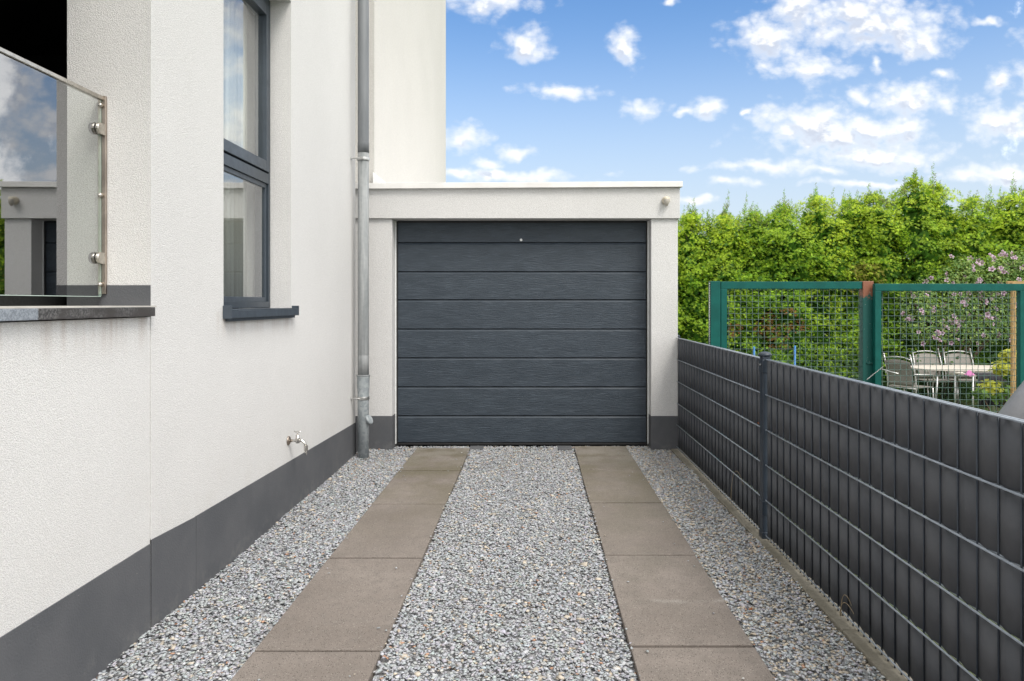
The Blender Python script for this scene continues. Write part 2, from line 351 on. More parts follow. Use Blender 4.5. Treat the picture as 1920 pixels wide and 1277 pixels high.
# ------------------------------------------------------------------ object helpers
def tag(o, label=None, cat=None, group=None, kind=None):
    if label: o['label'] = label
    if cat: o['category'] = cat
    if group: o['group'] = group
    if kind: o['kind'] = kind
    return o
def thing(name, loc, label, cat, group=None):
    o = bpy.data.objects.new(name, None); C.objects.link(o); o.location = loc; o.empty_display_size = .1
    return tag(o, label, cat, group)
def wloc(o):
    v = Vector((0, 0, 0))
    while o is not None: v += o.location; o = o.parent
    return v
class MB:
    def __init__(s): s.v = []; s.f = []; s.sm = []
    def add(s, vs, fs, smooth=False):
        k = len(s.v); s.v += [tuple(q) for q in vs]; s.f += [tuple(i + k for i in f) for f in fs]; s.sm += [smooth] * len(fs); return s
    def box(s, x0, x1, y0, y1, z0, z1):
        vs = [(x, y, z) for z in (z0, z1) for y in (y0, y1) for x in (x0, x1)]
        return s.add(vs, [(0, 2, 3, 1), (4, 5, 7, 6), (0, 1, 5, 4), (2, 6, 7, 3), (0, 4, 6, 2), (1, 3, 7, 5)])
    def tube(s, pts, r, n=8, caps=True, smooth=True):
        pts = [Vector(p) for p in pts]; rs = r if isinstance(r, (list, tuple)) else [r] * len(pts)
        k = len(s.v); prev = None
        for i, p in enumerate(pts):
            d = (pts[min(i + 1, len(pts) - 1)] - pts[max(i - 1, 0)]).normalized()
            a = prev if prev is not None else (Vector((0, 0, 1)) if abs(d.z) < .9 else Vector((1, 0, 0)))
            a = (a - d * a.dot(d)).normalized(); prev = a; b = d.cross(a)
            for j in range(n):
                t = 2 * math.pi * (j + .5) / n; s.v.append(tuple(p + (a * math.cos(t) + b * math.sin(t)) * rs[i]))
        for i in range(len(pts) - 1):
            for j in range(n):
                j2 = (j + 1) % n; s.f.append((k + i * n + j, k + i * n + j2, k + (i + 1) * n + j2, k + (i + 1) * n + j)); s.sm.append(smooth)
        if caps:
            s.f.append(tuple(k + j for j in range(n))[::-1]); s.f.append(tuple(k + (len(pts) - 1) * n + j for j in range(n))); s.sm += [False] * 2
        return s
    def lathe(s, c, prof, n=24, axis='Z'):   # prof: (r, h)
        c = Vector(c); k = len(s.v)
        for (r, h) in prof:
            for j in range(n):
                t = 2 * math.pi * j / n; a, b = r * math.cos(t), r * math.sin(t)
                s.v.append(tuple(c + (Vector((a, b, h)) if axis == 'Z' else Vector((h, a, b)) if axis == 'X' else Vector((a, h, b)))))
        for i in range(len(prof) - 1):
            for j in range(n):
                j2 = (j + 1) % n; s.f.append((k + i * n + j, k + i * n + j2, k + (i + 1) * n + j2, k + (i + 1) * n + j)); s.sm.append(True)
        s.f.append(tuple(k + j for j in range(n))[::-1]); s.f.append(tuple(k + (len(prof) - 1) * n + j for j in range(n))); s.sm += [False] * 2
        return s
    def build(s, name, m, parent=None, bevel=0.0, origin=None, local=False):
        base = Vector(origin) if origin else (wloc(parent) if parent and not local else Vector((0, 0, 0)))
        me = bpy.data.meshes.new(name); me.from_pydata([tuple(Vector(q) - base) for q in s.v], [], s.f)
        me.polygons.foreach_set('use_smooth', s.sm)
        bm = bmesh.new(); bm.from_mesh(me); bmesh.ops.recalc_face_normals(bm, faces=bm.faces); bm.to_mesh(me); bm.free()
        me.materials.append(m); o = bpy.data.objects.new(name, me); C.objects.link(o)
        if parent: o.parent = parent
        if origin: o.location = origin
        if bevel:
            b = o.modifiers.new('b', 'BEVEL'); b.width = bevel; b.segments = 2; b.limit_method = 'ANGLE'; b.angle_limit = R(40)
        return o
def npmesh(name, verts, faces, m, parent=None, col=None, origin=None, smooth=False):
    verts = np.asarray(verts, dtype=np.float32); faces = np.asarray(faces, dtype=np.int32)
    base = np.array(origin if origin else (wloc(parent) if parent else (0, 0, 0)), dtype=np.float32)
    me = bpy.data.meshes.new(name); nf, k = faces.shape
    me.vertices.add(len(verts)); me.vertices.foreach_set('co', (verts - base).ravel())
    me.loops.add(nf * k); me.loops.foreach_set('vertex_index', faces.ravel())
    me.polygons.add(nf); me.polygons.foreach_set('loop_start', np.arange(0, nf * k, k, dtype=np.int32))
    if smooth: me.polygons.foreach_set('use_smooth', np.ones(nf, dtype=bool))
    me.update(calc_edges=True)
    if col is not None:
        a = me.color_attributes.new('col', 'FLOAT_COLOR', 'POINT')
        c4 = np.ones((len(verts), 4), dtype=np.float32); c4[:, :3] = col; a.data.foreach_set('color', c4.ravel())
    me.materials.append(m); o = bpy.data.objects.new(name, me); C.objects.link(o)
    if parent: o.parent = parent
    if origin: o.location = origin
    return o
def P(x, y, Y): return ((x - CX) / F * Y, Y, H - (y - CY) / F * Y)   # photo pixel at depth Y -> point

# ------------------------------------------------------------------ ground
gx = np.array([-600, -60, -10, 1.36, 1.5, 3, 5, 8, 12, 20, 60, 600.]); gy = np.array([-600, -60, -10, 0, 4, 6, 7, 8, 9.5, 11, 12.5, 14, 20, 60, 1500.])
vs = []
for y in gy:
    for x in gx:
        z = -.06 - .51 * min(1, max(0, (y - 7) / 5)) if x > 1.3 else -.06 - .51 * min(1, max(0, (y - 12) / 2))
        vs.append((x, y, z))
nx = len(gx); fs = [(j * nx + i, j * nx + i + 1, (j + 1) * nx + i + 1, (j + 1) * nx + i) for j in range(len(gy) - 1) for i in range(nx - 1)]
tag(npmesh('ground', vs, fs, M['lawn']), 'grass and soil of the garden around the house', kind='structure')
gb = MB().box(-1.6, 1.245, -4, 6.62, -.2, -.021).build('gravel_bed', M['gravelbase'])
tag(gb, 'packed grey bed under the slate chippings of the driveway', kind='structure')

# chippings: real stones
protos = []
for k in range(14):
    bm = bmesh.new()
    sc = Vector((1, random.uniform(.55, .85), random.uniform(.20, .38)))
    for i in range(11):
        d = Vector((random.gauss(0, 1), random.gauss(0, 1), random.gauss(0, 1))).normalized() * random.uniform(.85, 1.1)
        bm.verts.new((d.x * sc.x, d.y * sc.y, max(-.8, min(.8, d.z)) * sc.z))
    r = bmesh.ops.convex_hull(bm, input=bm.verts)
    bmesh.ops.delete(bm, geom=list({e for e in list(r['geom_interior']) + list(r['geom_unused']) if isinstance(e, bmesh.types.BMVert)}), context='VERTS')
    bm.verts.ensure_lookup_table(); bmesh.ops.triangulate(bm, faces=bm.faces)
    bm.verts.index_update()
    protos.append((np.array([v.co[:] for v in bm.verts]), np.array([[v.index for v in f.verts] for f in bm.faces]))); bm.free()
SL = [(-1.057, -.576), (.373, .848)]
def rotmats(yaw, tilt, az):
    cz, sz_ = np.cos(yaw), np.sin(yaw); Z_ = np.zeros_like(yaw); O = np.ones_like(yaw)
    A = np.stack([cz, -sz_, Z_, sz_, cz, Z_, Z_, Z_, O], -1).reshape(-1, 3, 3)
    ax = np.stack([np.cos(az), np.sin(az), Z_], -1); c = np.cos(tilt); s_ = np.sin(tilt)
    K = np.zeros((len(yaw), 3, 3)); K[:, 0, 2] = ax[:, 1]; K[:, 1, 2] = -ax[:, 0]; K[:, 2, 0] = -ax[:, 1]; K[:, 2, 1] = ax[:, 0]
    T = np.eye(3)[None] + s_[:, None, None] * K + (1 - c)[:, None, None] * (K @ K)
    return T @ A
def stones(x0, x1, y0, y1, dens, smin=.0068, smax=.0165):
    n = int((x1 - x0) * (y1 - y0) * dens)
    x = rng.uniform(x0, x1, n); y = rng.uniform(y0, y1, n)
    ok = np.ones(n, bool)
    jig = .010 * rng.random(n) - .003; stray = rng.random(n) < .0016
    for a, b in SL: ok &= ~((x > a - .004 + jig) & (x < b + .004 - jig) & (y < 6.62)) | (stray & ((x < a + .12) | (x > b - .12)))
    x, y = x[ok], y[ok]; n = len(x)
    s = smin + (smax - smin) * rng.beta(1.6, 2.6, n); big = rng.random(n) < .010; s[big] *= rng.uniform(1.4, 2.3, big.sum())
    z = -.012 + .012 * rng.random(n) + .008 * (np.sin(x * 5.1 + 1) * np.sin(y * 3.7))
    for a, b in SL:
        on = (x > a) & (x < b) & (y < 6.62); z[on] = .016 + s[on] * .25; s[on] *= .7
    und = (x < -1.35); z[und] += .004
    Rm = rotmats(rng.uniform(0, 6.28, n), np.abs(rng.normal(0, .22, n)), rng.uniform(0, 6.28, n))
    base = rng.normal(.0, 1, n)
    val = np.clip(
        .42 * np.exp(.12 * base), .26, .62)
    col = val[:, None] * np.array([.965, .995, 1.04])[None] * (1 + rng.normal(0, .03, (n, 3)))
    k = rng.random(n)
    # a warmer mix towards the fence and the door
    warm = .045 + .22 * (x > .85) + .05 * (y > 5.6)
    i1 = k < warm; col[i1] = np.array([.50, .43, .34]) * rng.uniform(.7, 1.25, (i1.sum(), 1))
    i2 = (k > .955); col[i2] = np.array([.58, .57, .55]) * rng.uniform(.8, 1.1, (i2.sum(), 1))
    i3 = (k > .935) & (k < .947); col[i3] = np.array([.46, .27, .18]) * rng.uniform(.7, 1.2, (i3.sum(), 1))
    i4 = (k > .915) & (k < .935); col[i4] = np.array([.17, .165, .17]) * rng.uniform(.7, 1.2, (i4.sum(), 1))
    col[x > .85] *= 1.12; bb = big & (rng.random(n) < .6); col[bb] = np.array([.52, .46, .38]) * rng.uniform(.8, 1.2, (bb.sum(), 1))
    V, Fc, Cc = [], [], []; off = 0
    pk = rng.integers(0, len(protos), n)
    for q, (pv, pf) in enumerate(protos):
        idx = np.where(pk == q)[0]
        if not len(idx): continue
        vv = np.einsum('nij,kj->nki', Rm[idx], pv) * s[idx][:, None, None] + np.stack([x, y, z], -1)[idx][:, None, :]
        V.append(vv.reshape(-1, 3)); m_ = len(pv)
        Fc.append((pf[None] + (np.arange(len(idx)) * m_)[:, None, None] + off).reshape(-1, 3)); off += len(idx) * m_
        Cc.append(np.repeat(col[idx], m_, 0))
    return np.concatenate(V), np.concatenate(Fc), np.concatenate(Cc)
sv, sf, sc_ = stones(-1.56, 1.255, 1.3, 6.78, 9500)
tag(npmesh('gravel', sv, sf, M['stone'], col=sc_), 'grey slate chippings with a few beige and orange stones covering the driveway', kind='stuff')

# paving slabs
def slab_row(x0, x1, joints, labels):
    for i in range(len(joints) - 1):
        b, a = joints[i], joints[i + 1]
        mb = MB(); g_ = .008; cx, cy = (x0 + x1) / 2, (a + b) / 2
        mb.box(x0 + rng.uniform(-.003, .003), x1 + rng.uniform(-.003, .003), a + g_, b - g_, -.045, .012 + rng.uniform(-.0015, .0015))
        o = mb.build('paving_slab', M['slab'], origin=(cx, cy, -.045), bevel=.003)
        tag(o, labels[i], 'paving slab', 'brown concrete slabs laid in two wheel tracks')
nm = ['first from the garage door, at the threshold', 'second from the garage door', 'third from the garage door', 'fourth from the garage door', 'fifth from the garage door, cut by the photo edge', 'sixth from the garage door, beside the photographer']
slab_row(*SL[0], [6.62, 5.735, 4.784, 3.772, 2.763, 1.76, .76], ['plain brown slab of the left wheel track, ' + q for q in nm])
slab_row(*SL[1], [6.72, 5.77, 4.81, 3.811, 2.80, 1.80, .80], ['stained brown slab of the right wheel track, ' + q for q in nm])
# little iron cover beside the left track at the threshold
o = MB().box(*[P(881, 0, 6.7)[0], P(907, 0, 6.7)[0]], 6.58, 6.76, -.03, .007).build('drain_cover', M['plinth'], bevel=.003, origin=(-.52, 6.67, -.03)); tag(o, 'small grey metal cover at the foot of the garage door beside the left slabs', 'drain cover')
o = MB().box(P(1046, 0, 6.7)[0], P(1072, 0, 6.7)[0], 6.60, 6.76, -.03, .007).build('drain_cover', M['plinth'], bevel=.003, origin=(.29, 6.67, -.03)); tag(o, 'small dark cover at the foot of the garage door beside the right slabs', 'drain cover')

# kerb under the fence
kb = MB()
ky = [6.66, 5.9, 4.93, 3.95, 2.96, 1.97, .98, 0]
for i in range(len(ky) - 1): kb.box(1.252 + rng.uniform(-.003, .003), 1.372, ky[i + 1] + .002, ky[i] - .002, -.25, .004)
tag(kb.build('kerb', M['kerb'], bevel=.006), 'mossy concrete edging kerb under the dark fence', kind='structure')

# ------------------------------------------------------------------ house
WX = -1.555; YC = 2.965
house = thing('house', (-1.6, 3, 0), 'two-storey house with white roughcast render, grey plinth and a tall rear wing', 'house')
w1 = MB(); IN = -1.896
w1.box(IN, WX - .003, -3, YC - .002, -.3, 1.272)              # below the terrace
w1.box(IN, WX, YC, 3.353, -.3, 6.2)
w1.box(IN, WX - .0025, 3.3555, 3.665, -.3, 6.2)
w1.box(IN, WX - .0025, 3.665, 4.69, -.3, 1.262)
w1.box(IN, WX - .0025, 3.665, 4.69, 3.268, 6.2)
w1.box(IN, WX - .0025, 4.69, 6.38, -.3, 6.2)
w1.box(IN, WX - .003, -3, YC - .002, 3.45, 6.2)
w1.box(IN, WX - .003, -3, -.6, 1.272, 3.45)
w1.box(-7, IN, 6.18, 6.38, -.3, 6.2); w1.box(-7, IN, -3, -2.8, -.3, 6.2); w1.box(-7.2, -7, -3, 6.38, -.3, 6.2)
w1.build('wall', M['wall'], house)
rw = MB().box(-7, WX, 7.13, 12.96, 2.2, 7.2).box(-7, -2.45, 6.9, 12.96, -.3, 2.19).build('rear_wing', M['rearwall'], house)
tag(rw, 'cream rear wing rising above the garage roof')
rf = MB().box(-7.25, WX + .04, -3.05, 6.42, 6.2, 6.32).box(-7, WX + .03, 7.1, 13, 7.2, 7.3).build('roof_edge', M['coping'], house)
# plinth (top edge rises slightly towards the street), 12 mm proud
def plinth_seg(mb, y0, y1, z0, z1, x):
    vs = [(x - .02, y0, -.2), (x, y0, -.2), (x, y0, z0), (x - .02, y0, z0), (x - .02, y1, -.2), (x, y1, -.2), (x, y1, z1), (x - .02, y1, z1)]
    mb.add(vs, [(0, 1, 2, 3), (7, 6, 5, 4), (1, 5, 6, 2), (3, 2, 6, 7), (0, 3, 7, 4), (0, 4, 5, 1)])
pm = MB()
plinth_seg(pm, -3, YC - .005, .358, .352, WX + .0015); plinth_seg(pm, YC, 3.352, .367, .347, WX + .004); plinth_seg(pm, 3.358, 6.38, .347, .284, WX + .0025)
pm.box(-1.80, WX + .0025, 6.36, 6.386, -.2, .284)
pm.build('plinth', M['plinth'], house)
# plinth band of the terrace return wall
tb = MB().box(IN + .001, WX - .001, YC - .0035, YC + .01, 1.318, 1.402).build('terrace_skirting', M['plinth'], house)
# dark room behind
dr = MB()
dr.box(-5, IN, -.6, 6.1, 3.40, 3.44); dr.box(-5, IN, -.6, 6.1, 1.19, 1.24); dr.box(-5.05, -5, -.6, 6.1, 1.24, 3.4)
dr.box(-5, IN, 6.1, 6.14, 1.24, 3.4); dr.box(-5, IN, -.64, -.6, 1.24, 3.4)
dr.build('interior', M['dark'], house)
# terrace sill
sb = MB().box(-2.3, -1.528, -3, 2.2495, 1.277, 1.313).box(-2.3, -1.528, 2.2505, 2.948, 1.277, 1.313)
ts = sb.build('terrace_sill', M['granite'], house, bevel=.002)
st = MB().box(-2.3, -1.5295, -3, YC - .004, 1.3135, 1.3185).build('sill_top', M['slabtop'], ts)
st.location = (0, 0, 0)
# terrace door track, low
tt = MB().box(-1.99, -1.955, -.6, YC + .4, 1.3185, 1.36).box(-1.965, -1.945, 2.55, 2.62, 1.3185, 1.40)
tt.build('door_track', M['black'], house)

# window
GX = -1.712; win = MB()
Y0, Y1 = 3.66, 4.686; FXo, FXi = -1.78, -1.690
win.box(FXi - .09, FXi, Y1 - .03, Y1, 1.30, 3.28); win.box(FXi - .09, FXi, Y0, Y0 + .045, 1.30, 3.28)
win.box(FXi - .09, FXi, Y0 + .045, Y1 - .03, 1.30, 1.338)
win.box(FXi - .09, FXi, Y0 + .045, Y1 - .03, 2.088, 2.152)
win.box(FXi - .09, FXi, Y0 + .045, Y1 - .03, 3.225, 3.28)
wroot = win.build('window', M['anth'], house, bevel=.002)
tag(wroot, 'tall anthracite two-pane window deep in its reveal')
ws = MB()   # opening sash of the upper light, glazing bead of the lower
a, b = Y0 + .033, Y1 - .033
ws.box(FXi - .07, FXi + .006, a, a + .045, 2.162, 3.22); ws.box(FXi - .07, FXi + .006, b - .045, b, 2.162, 3.22)
ws.box(FXi - .07, FXi + .006, a + .045, b - .045, 2.162, 2.228); ws.box(FXi - .07, FXi + .006, a + .045, b - .045, 3.15, 3.22)
ws.build('sash', M['anth2'], wroot, bevel=.003)
gb2 = MB().box(FXi - .05, FXi - .012, b - .02, b, 1.338, 2.088).box(FXi - .05, FXi - .012, a, a + .02, 1.338, 2.088).box(FXi - .05, FXi - .012, a + .02, b - .02, 1.338, 1.366).box(FXi - .05, FXi - .012, a + .02, b - .02, 2.06, 2.088)
gb2.build('glazing_bead', M['anth2'], wroot, bevel=.002)
MB().box(GX - .004, GX, a + .02, b - .02, 1.36, 2.07).build('pane', M['glass'], wroot)
MB().box(GX - .004, GX, a + .05, b - .05, 2.22, 3.16).build('pane', M['glass'], wroot)
sd_ = MB()
sd_.box(-1.72, -1.516, 3.667, 4.700, 1.292, 1.2975)          # sheet
sd_.box(-1.519, -1.514, 3.667, 4.700, 1.252, 1.2915)         # front fold
sd_.box(-1.70, -1.5135, 3.655, 3.667, 1.250, 1.316); sd_.box(-1.62, -1.5135, 4.700, 4.712, 1.250, 1.312)
sd_.build('sill', M['anth2'], wroot, bevel=.0015)
MB().box(-1.5535, -1.53, 3.68, 4.68, 1.236, 1.252).build('sill_drip', M['anth2'], wroot)
# curtain inside
cm = []; 
for i in range(81):
    y = 3.72 + i * .0115; cm.append((-1.83 + .02 * math.sin(i * 1.1) + .008 * math.sin(i * 2.3), y))
cmb = MB(); vs = [(x, y, z) for z in (1.3, 3.3) for (x, y) in cm]; n = len(cm)
def keep(i): return True
cmb.add(vs, [(i, i + 1, n + i + 1, n + i) for i in range(n - 1) if keep(i)], True)
cu = cmb.build('curtain', M['curtain'], house); sm_ = cu.modifiers.new('s', 'SOLIDIFY'); sm_.thickness = .003

# ------------------------------------------------------------------ glass balustrade
bal = thing('glass_balustrade', (-1.752, 2.5, 1.318), 'frameless glass terrace balustrade with steel handrail and clamps', 'balustrade')
BX = -1.752
MB().box(BX - .005, BX + .005, .2, 2.945, 1.357, 2.150).build('glass_pane', M['bglass'], bal)
MB().box(BX - .0052, BX + .0052, 2.9452, 2.9475, 1.357, 2.150).box(BX - .0052, BX + .0052, .2, 2.945, 1.3545, 1.3568).build('polished_edge', M['gedge'], bal)
MB().box(BX - .013, BX + .013, .2, 2.958, 2.1505, 2.166).build('handrail', M['steel'], bal, bevel=.002)
MB().box(-1.758, -1.731, 2.950, 2.962, 1.366, 2.168).build('wall_post', M['steelb'], bal, bevel=.0015)
for z in (2.030, 1.510):
    cb = MB()
    prof = []
    cb.lathe((BX + .006, 2.925, z), [(.0225, 0), (.0235, .003), (.0235, .012), (.0215, .0145)], 24, 'X')
    cb.box(BX + .0065, BX + .0195, 2.926, 2.957, z - .023, z + .023)
    cb.build('clamp', M['steel'], bal, bevel=.001)
    MB().lathe((BX - .020, 2.925, z), [(.0225, 0), (.0235, .003), (.0235, .014)], 24, 'X').build('clamp', M['black'], bal)
for z in (2.128, 1.765, 1.405):
    MB().lathe((-1.7465, 2.932, z), [(.0, 0), (.006, .001), (.009, .006), (.009, .012), (.005, .018)], 14, 'Y').build('bolt', M['steel'], bal)

# ------------------------------------------------------------------ garage
gar = thing('garage', (0, 6.63, 0), 'flat-roofed white rendered garage with grey plinth at the end of the drive', 'garage')
GY = 6.63; XL, XR = -1.285, 1.072
gw = MB()
gw.box(-2.4, XL, GY, 6.95, -.2, 2.094); gw.box(XR, 1.314, GY, 6.95, -.2, 2.094)
gw.box(-2.4, -2.2, 6.95, 12.6, -.2, 2.15); gw.box(1.114, 1.314, 6.95, 12.6, -.7, 2.15); gw.box(-2.2, 1.114, 12.4, 12.6, -.7, 2.15)
gw.build('wall', M['garwall'], gar, bevel=.003)
fz = MB().box(-2.4, 1.328, 6.603, 6.949, 2.096, 2.372).box(-2.4, 1.328, 6.951, 12.62, 2.151, 2.372).build('fascia', M['garwall'], gar, bevel=.003)
MB().box(XL + .001, XR - .001, 6.87, 12.4, -.05, 0).box(XL - .2, XR + .04, 6.96, 7.0, 0, 2.1).build('interior', M['dark'], gar)
cp = MB(); zl, zr = 2.410, 2.4265
x0, x1, y0 = -2.0, 1.346, 6.565
for (a_, b_, c_, d_) in ((y0, y0 + .30, .050, 0), ):
    def zz(x): return zl + (zr - zl) * (x + 1.45) / 2.8
    vs = [(x, y, zz(x) - dz) for x in (x0, x1) for (y, dz) in ((y0, .052), (y0, 0), (y0 + .42, -.004), (y0 + .42, .03), (y0 + .002, .03))]
vs = [(x, y, z) for x in (x0, x1) for (y, z) in ((y0, zz(x) - .050), (y0, zz(x)), (y0 + .40, zz(x) + .004), (y0 + .40, zz(x) - .03), (y0 + .036, zz(x) - .05))]
cp.add(vs, [(4, 3, 2, 1, 0), (5, 6, 7, 8, 9), (0, 1, 6, 5), (1, 2, 7, 6), (2, 3, 8, 7), (3, 4, 9, 8), (4, 0, 5, 9)])
cp.box(1.20, 1.3455, y0 + .401, 12.66, 2.385, 2.43)
cp.build('roof_coping', M['coping'], gar, bevel=.002)
gp = MB(); e = .0018
gp.box(-2.4, XL + e, GY - e, GY + .18, -.15, .302)
gp.build('plinth', M['plinth'], gar, bevel=.002)
MB().box(XR - e, 1.314 + e, GY - e, GY + .18, -.15, .302).build('plinth', M['plinth'], gar, bevel=.002)
# door frame edge (pale), then the door
DY = 6.80
MB().box(XL + .0005, XL + .010, DY - .02, DY + .06, .02, 2.09).build('frame', M['white'], gar)
MB().box(XR - .010, XR - .0005, DY - .02, DY + .06, .02, 2.09).build('frame', M['white'], gar)
MB().box(XL + .0105, XL + .022, DY - .012, DY + .06, .0, 2.09).box(XR - .022, XR - .0105, DY - .012, DY + .06, 0, 2.09).box(XL + .022, XR - .022, DY - .012, DY + .06, 2.076, 2.0935).build('frame_seal', M['black'], gar)
def zd(y): return H - (y - CY) / F * DY
js = [411, 455, 509.5, 562, 617, 671, 725.5, 779.5, 830]
dm = MB()
for i in range(8):
    g_ = .0024 if i % 2 else .0020
    za, zb = zd(js[i + 1]) + g_, zd(js[i]) - g_
    xa, xb = XL + .0225, XR - .0225; c = .012
    vs = []
    for (yy, ins, up_) in ((DY + .03, 0, 0), (DY + c, 0, 0), (DY, .003, .018)):
        vs += [(xa, yy, za + ins), (xb, yy, za + ins), (xb, yy, zb - up_), (xa, yy, zb - up_)]
    fs = [(0, 1, 2, 3), (8, 9, 10, 11)]
    for q in (0, 4):
        for j in range(4): fs.append((q + j, q + (j + 1) % 4, q + 4 + (j + 1) % 4, q + 4 + j))
    dm.add(vs, fs)
door = dm.build('door', M['door'], gar)
tag(door, 'anthracite woodgrain sectional door of eight boards')
MB().box(XL + .03, XR - .03, DY + .031, DY + .04, .02, 2.08).build('door_backing', M['black'], door)
MB().box(XL + .0225, XR - .0225, DY - .004, DY + .035, .004, zd(830) - .002).build('bottom_seal', M['black'], door, bevel=.004)
lk = P(977, 450, DY)
MB().lathe((lk[0], DY - .007, lk[2]), [(.0, 0), (.010, 0), (.0125, .002), (.0125, .0068)], 18, 'Y').build('lock', M['white'], door)
# PIR sensor
s0 = P(1248, 377, 6.6)
pir = thing('motion_sensor', (s0[0], 6.603, s0[2]), 'small yellowed motion sensor on the top right corner of the garage', 'motion sensor')
k = MB(); k.lathe((s0[0], 6.600, s0[2] + .004), [(.0, -.056), (.020, -.054), (.031, -.040), (.036, -.018), (.036, .002)], 24, 'Y').build('housing', M['pir'], pir)
k = MB(); k.lathe((s0[0], 6.553, s0[2] - .012), [(.0, -.042), (.012, -.034), (.022, -.012), (.026, .016), (.020, .03)], 20, 'Z'); k.build('lens', M['pir2'], pir)
k = MB(); k.lathe((s0[0], 6.562, s0[2] + .0045), [(.0305, 0), (.0315, .002), (.0305, .018), (.022, .028), (.0, .031)], 24, 'Z').build('hood', M['pir'], pir)
# white flashing slope on the garage roof behind the downpipe
fl = MB(); vs = [(WX + .001, 7.05, P(0, 322, 7.05)[2]), (WX + .001, 7.05, 2.375), (P(717, 0, 7.05)[0], 7.05, 2.375), (P(717, 0, 7.05)[0], 7.05, 2.44)]
vs += [(x, 12.5, z) for (x, y, z) in vs]
fl.add(vs, [(0, 1, 2, 3), (7, 6, 5, 4), (0, 3, 7, 4), (3, 2, 6, 7), (0, 4, 5, 1), (1, 5, 6, 2)])
fl.build('roof_flashing', M['white'], gar, bevel=.004)

# ------------------------------------------------------------------ downpipe
pcx, pcy = -1.462, 6.27
dp = thing('downpipe', (pcx, pcy, 0), 'round zinc rain downpipe in the corner between house and garage', 'downpipe')
def pipe(z0, z1, r, n=28): 
    return MB().tube([(pcx, pcy, z0), (pcx, pcy, z1)], r, n)
pb = MB(); pb.tube([(pcx, pcy, -.1), (pcx, pcy, .55), (pcx, pcy, .575), (pcx, pcy, .60), (pcx, pcy, .69), (pcx, pcy, .70)], [.048, .048, .0495, .0525, .0535, .056], 28)
pb.tube([(pcx, pcy, .70), (pcx, pcy, .71), (pcx, pcy, .712)], [.0575, .058, .055], 28)
pb.build('standpipe', M['zinc'], dp)
pu = MB(); pu.tube([(pcx, pcy, .705), (pcx, pcy, .872), (pcx, pcy, .88), (pcx, pcy, .888), (pcx, pcy, 2.70)], [.0475, .0475, .0445, .0475, .0465], 28); pu.build('pipe', M['zinc'], dp)
pu = MB(); pu.tube([(pcx, pcy, 2.62), (pcx, pcy, 2.705), (pcx, pcy, 2.71), (pcx, pcy, 6.2)], [.0485, .0485, .0470, .0470], 28); pu.build('pipe', M['zinc'], dp)
for z in (2.565, .513):
    cl = MB(); cl.tube([(pcx, pcy, z - .014), (pcx, pcy, z - .012), (pcx, pcy, z + .012), (pcx, pcy, z + .014)], [.050, .0535, .0535, .050], 28)
    cl.tube([(pcx - .02, pcy - .045, z), (WX - .01, pcy - .045, z)], .006, 10); cl.tube([(WX - .002, pcy - .045, z), (WX + .006, pcy - .045, z)], .016, 14)
    cl.box(pcx - .005, pcx + .012, pcy - .064, pcy - .050, z - .010, z + .010)
    cl.build('pipe_clamp', M['galv'], dp, bevel=.001)
# inspection branch, angled to the right and up
br = MB(); bz = .30; dx = Vector((.85, -.25, .46)).normalized(); c0 = Vector((pcx, pcy, bz))
br.tube([c0, c0 + dx * .062], .030, 20, caps=False); br.tube([c0 + dx * .055, c0 + dx * .060, c0 + dx * .072, c0 + dx * .074], [.036, .042, .043, .036], 24)
br.build('branch', M['zinc'], dp)

# ------------------------------------------------------------------ garden tap
ty, tz = 4.63, .455
tap = thing('garden_tap', (WX, ty, tz), 'small chrome garden tap on the white wall above the grey plinth', 'tap')
MB().lathe((WX - .001, ty, tz), [(.030, 0), (.030, .003), (.024, .009), (.012, .013)], 24, 'X').build('rosette', M['steelb'], tap)
b = MB(); b.tube([(WX, ty, tz), (WX + .085, ty, tz)], .009, 14); b.tube([(WX + .058, ty, tz - .015), (WX + .058, ty, tz + .036)], .0125, 14)
b.tube([(WX + .060, ty, tz + .004), (WX + .085, ty, tz + .001), (WX + .104, ty, tz - .018), (WX + .110, ty, tz - .034)], [.0095, .0095, .0085, .0085], 14)
b.build('body', M['chrome'], tap)
b = MB(); b.tube([(WX + .110, ty, tz - .030), (WX + .110, ty, tz - .066)], .0125, 12, smooth=False); b.tube([(WX + .110, ty, tz - .062), (WX + .112, ty, tz - .088)], [.008, .0065], 12); b.build('hose_connector', M['chrome'], tap)
b = MB(); b.tube([(WX + .058, ty, tz + .034), (WX + .058, ty, tz + .058)], .0045, 10); b.tube([(WX + .036, ty, tz + .060), (WX + .047, ty, tz + .055), (WX + .058, ty, tz + .058), (WX + .069, ty, tz + .055), (WX + .080, ty, tz + .060)], [.004, .0035, .006, .0035, .004], 10)
b.build('handle', M['chrome'], tap)

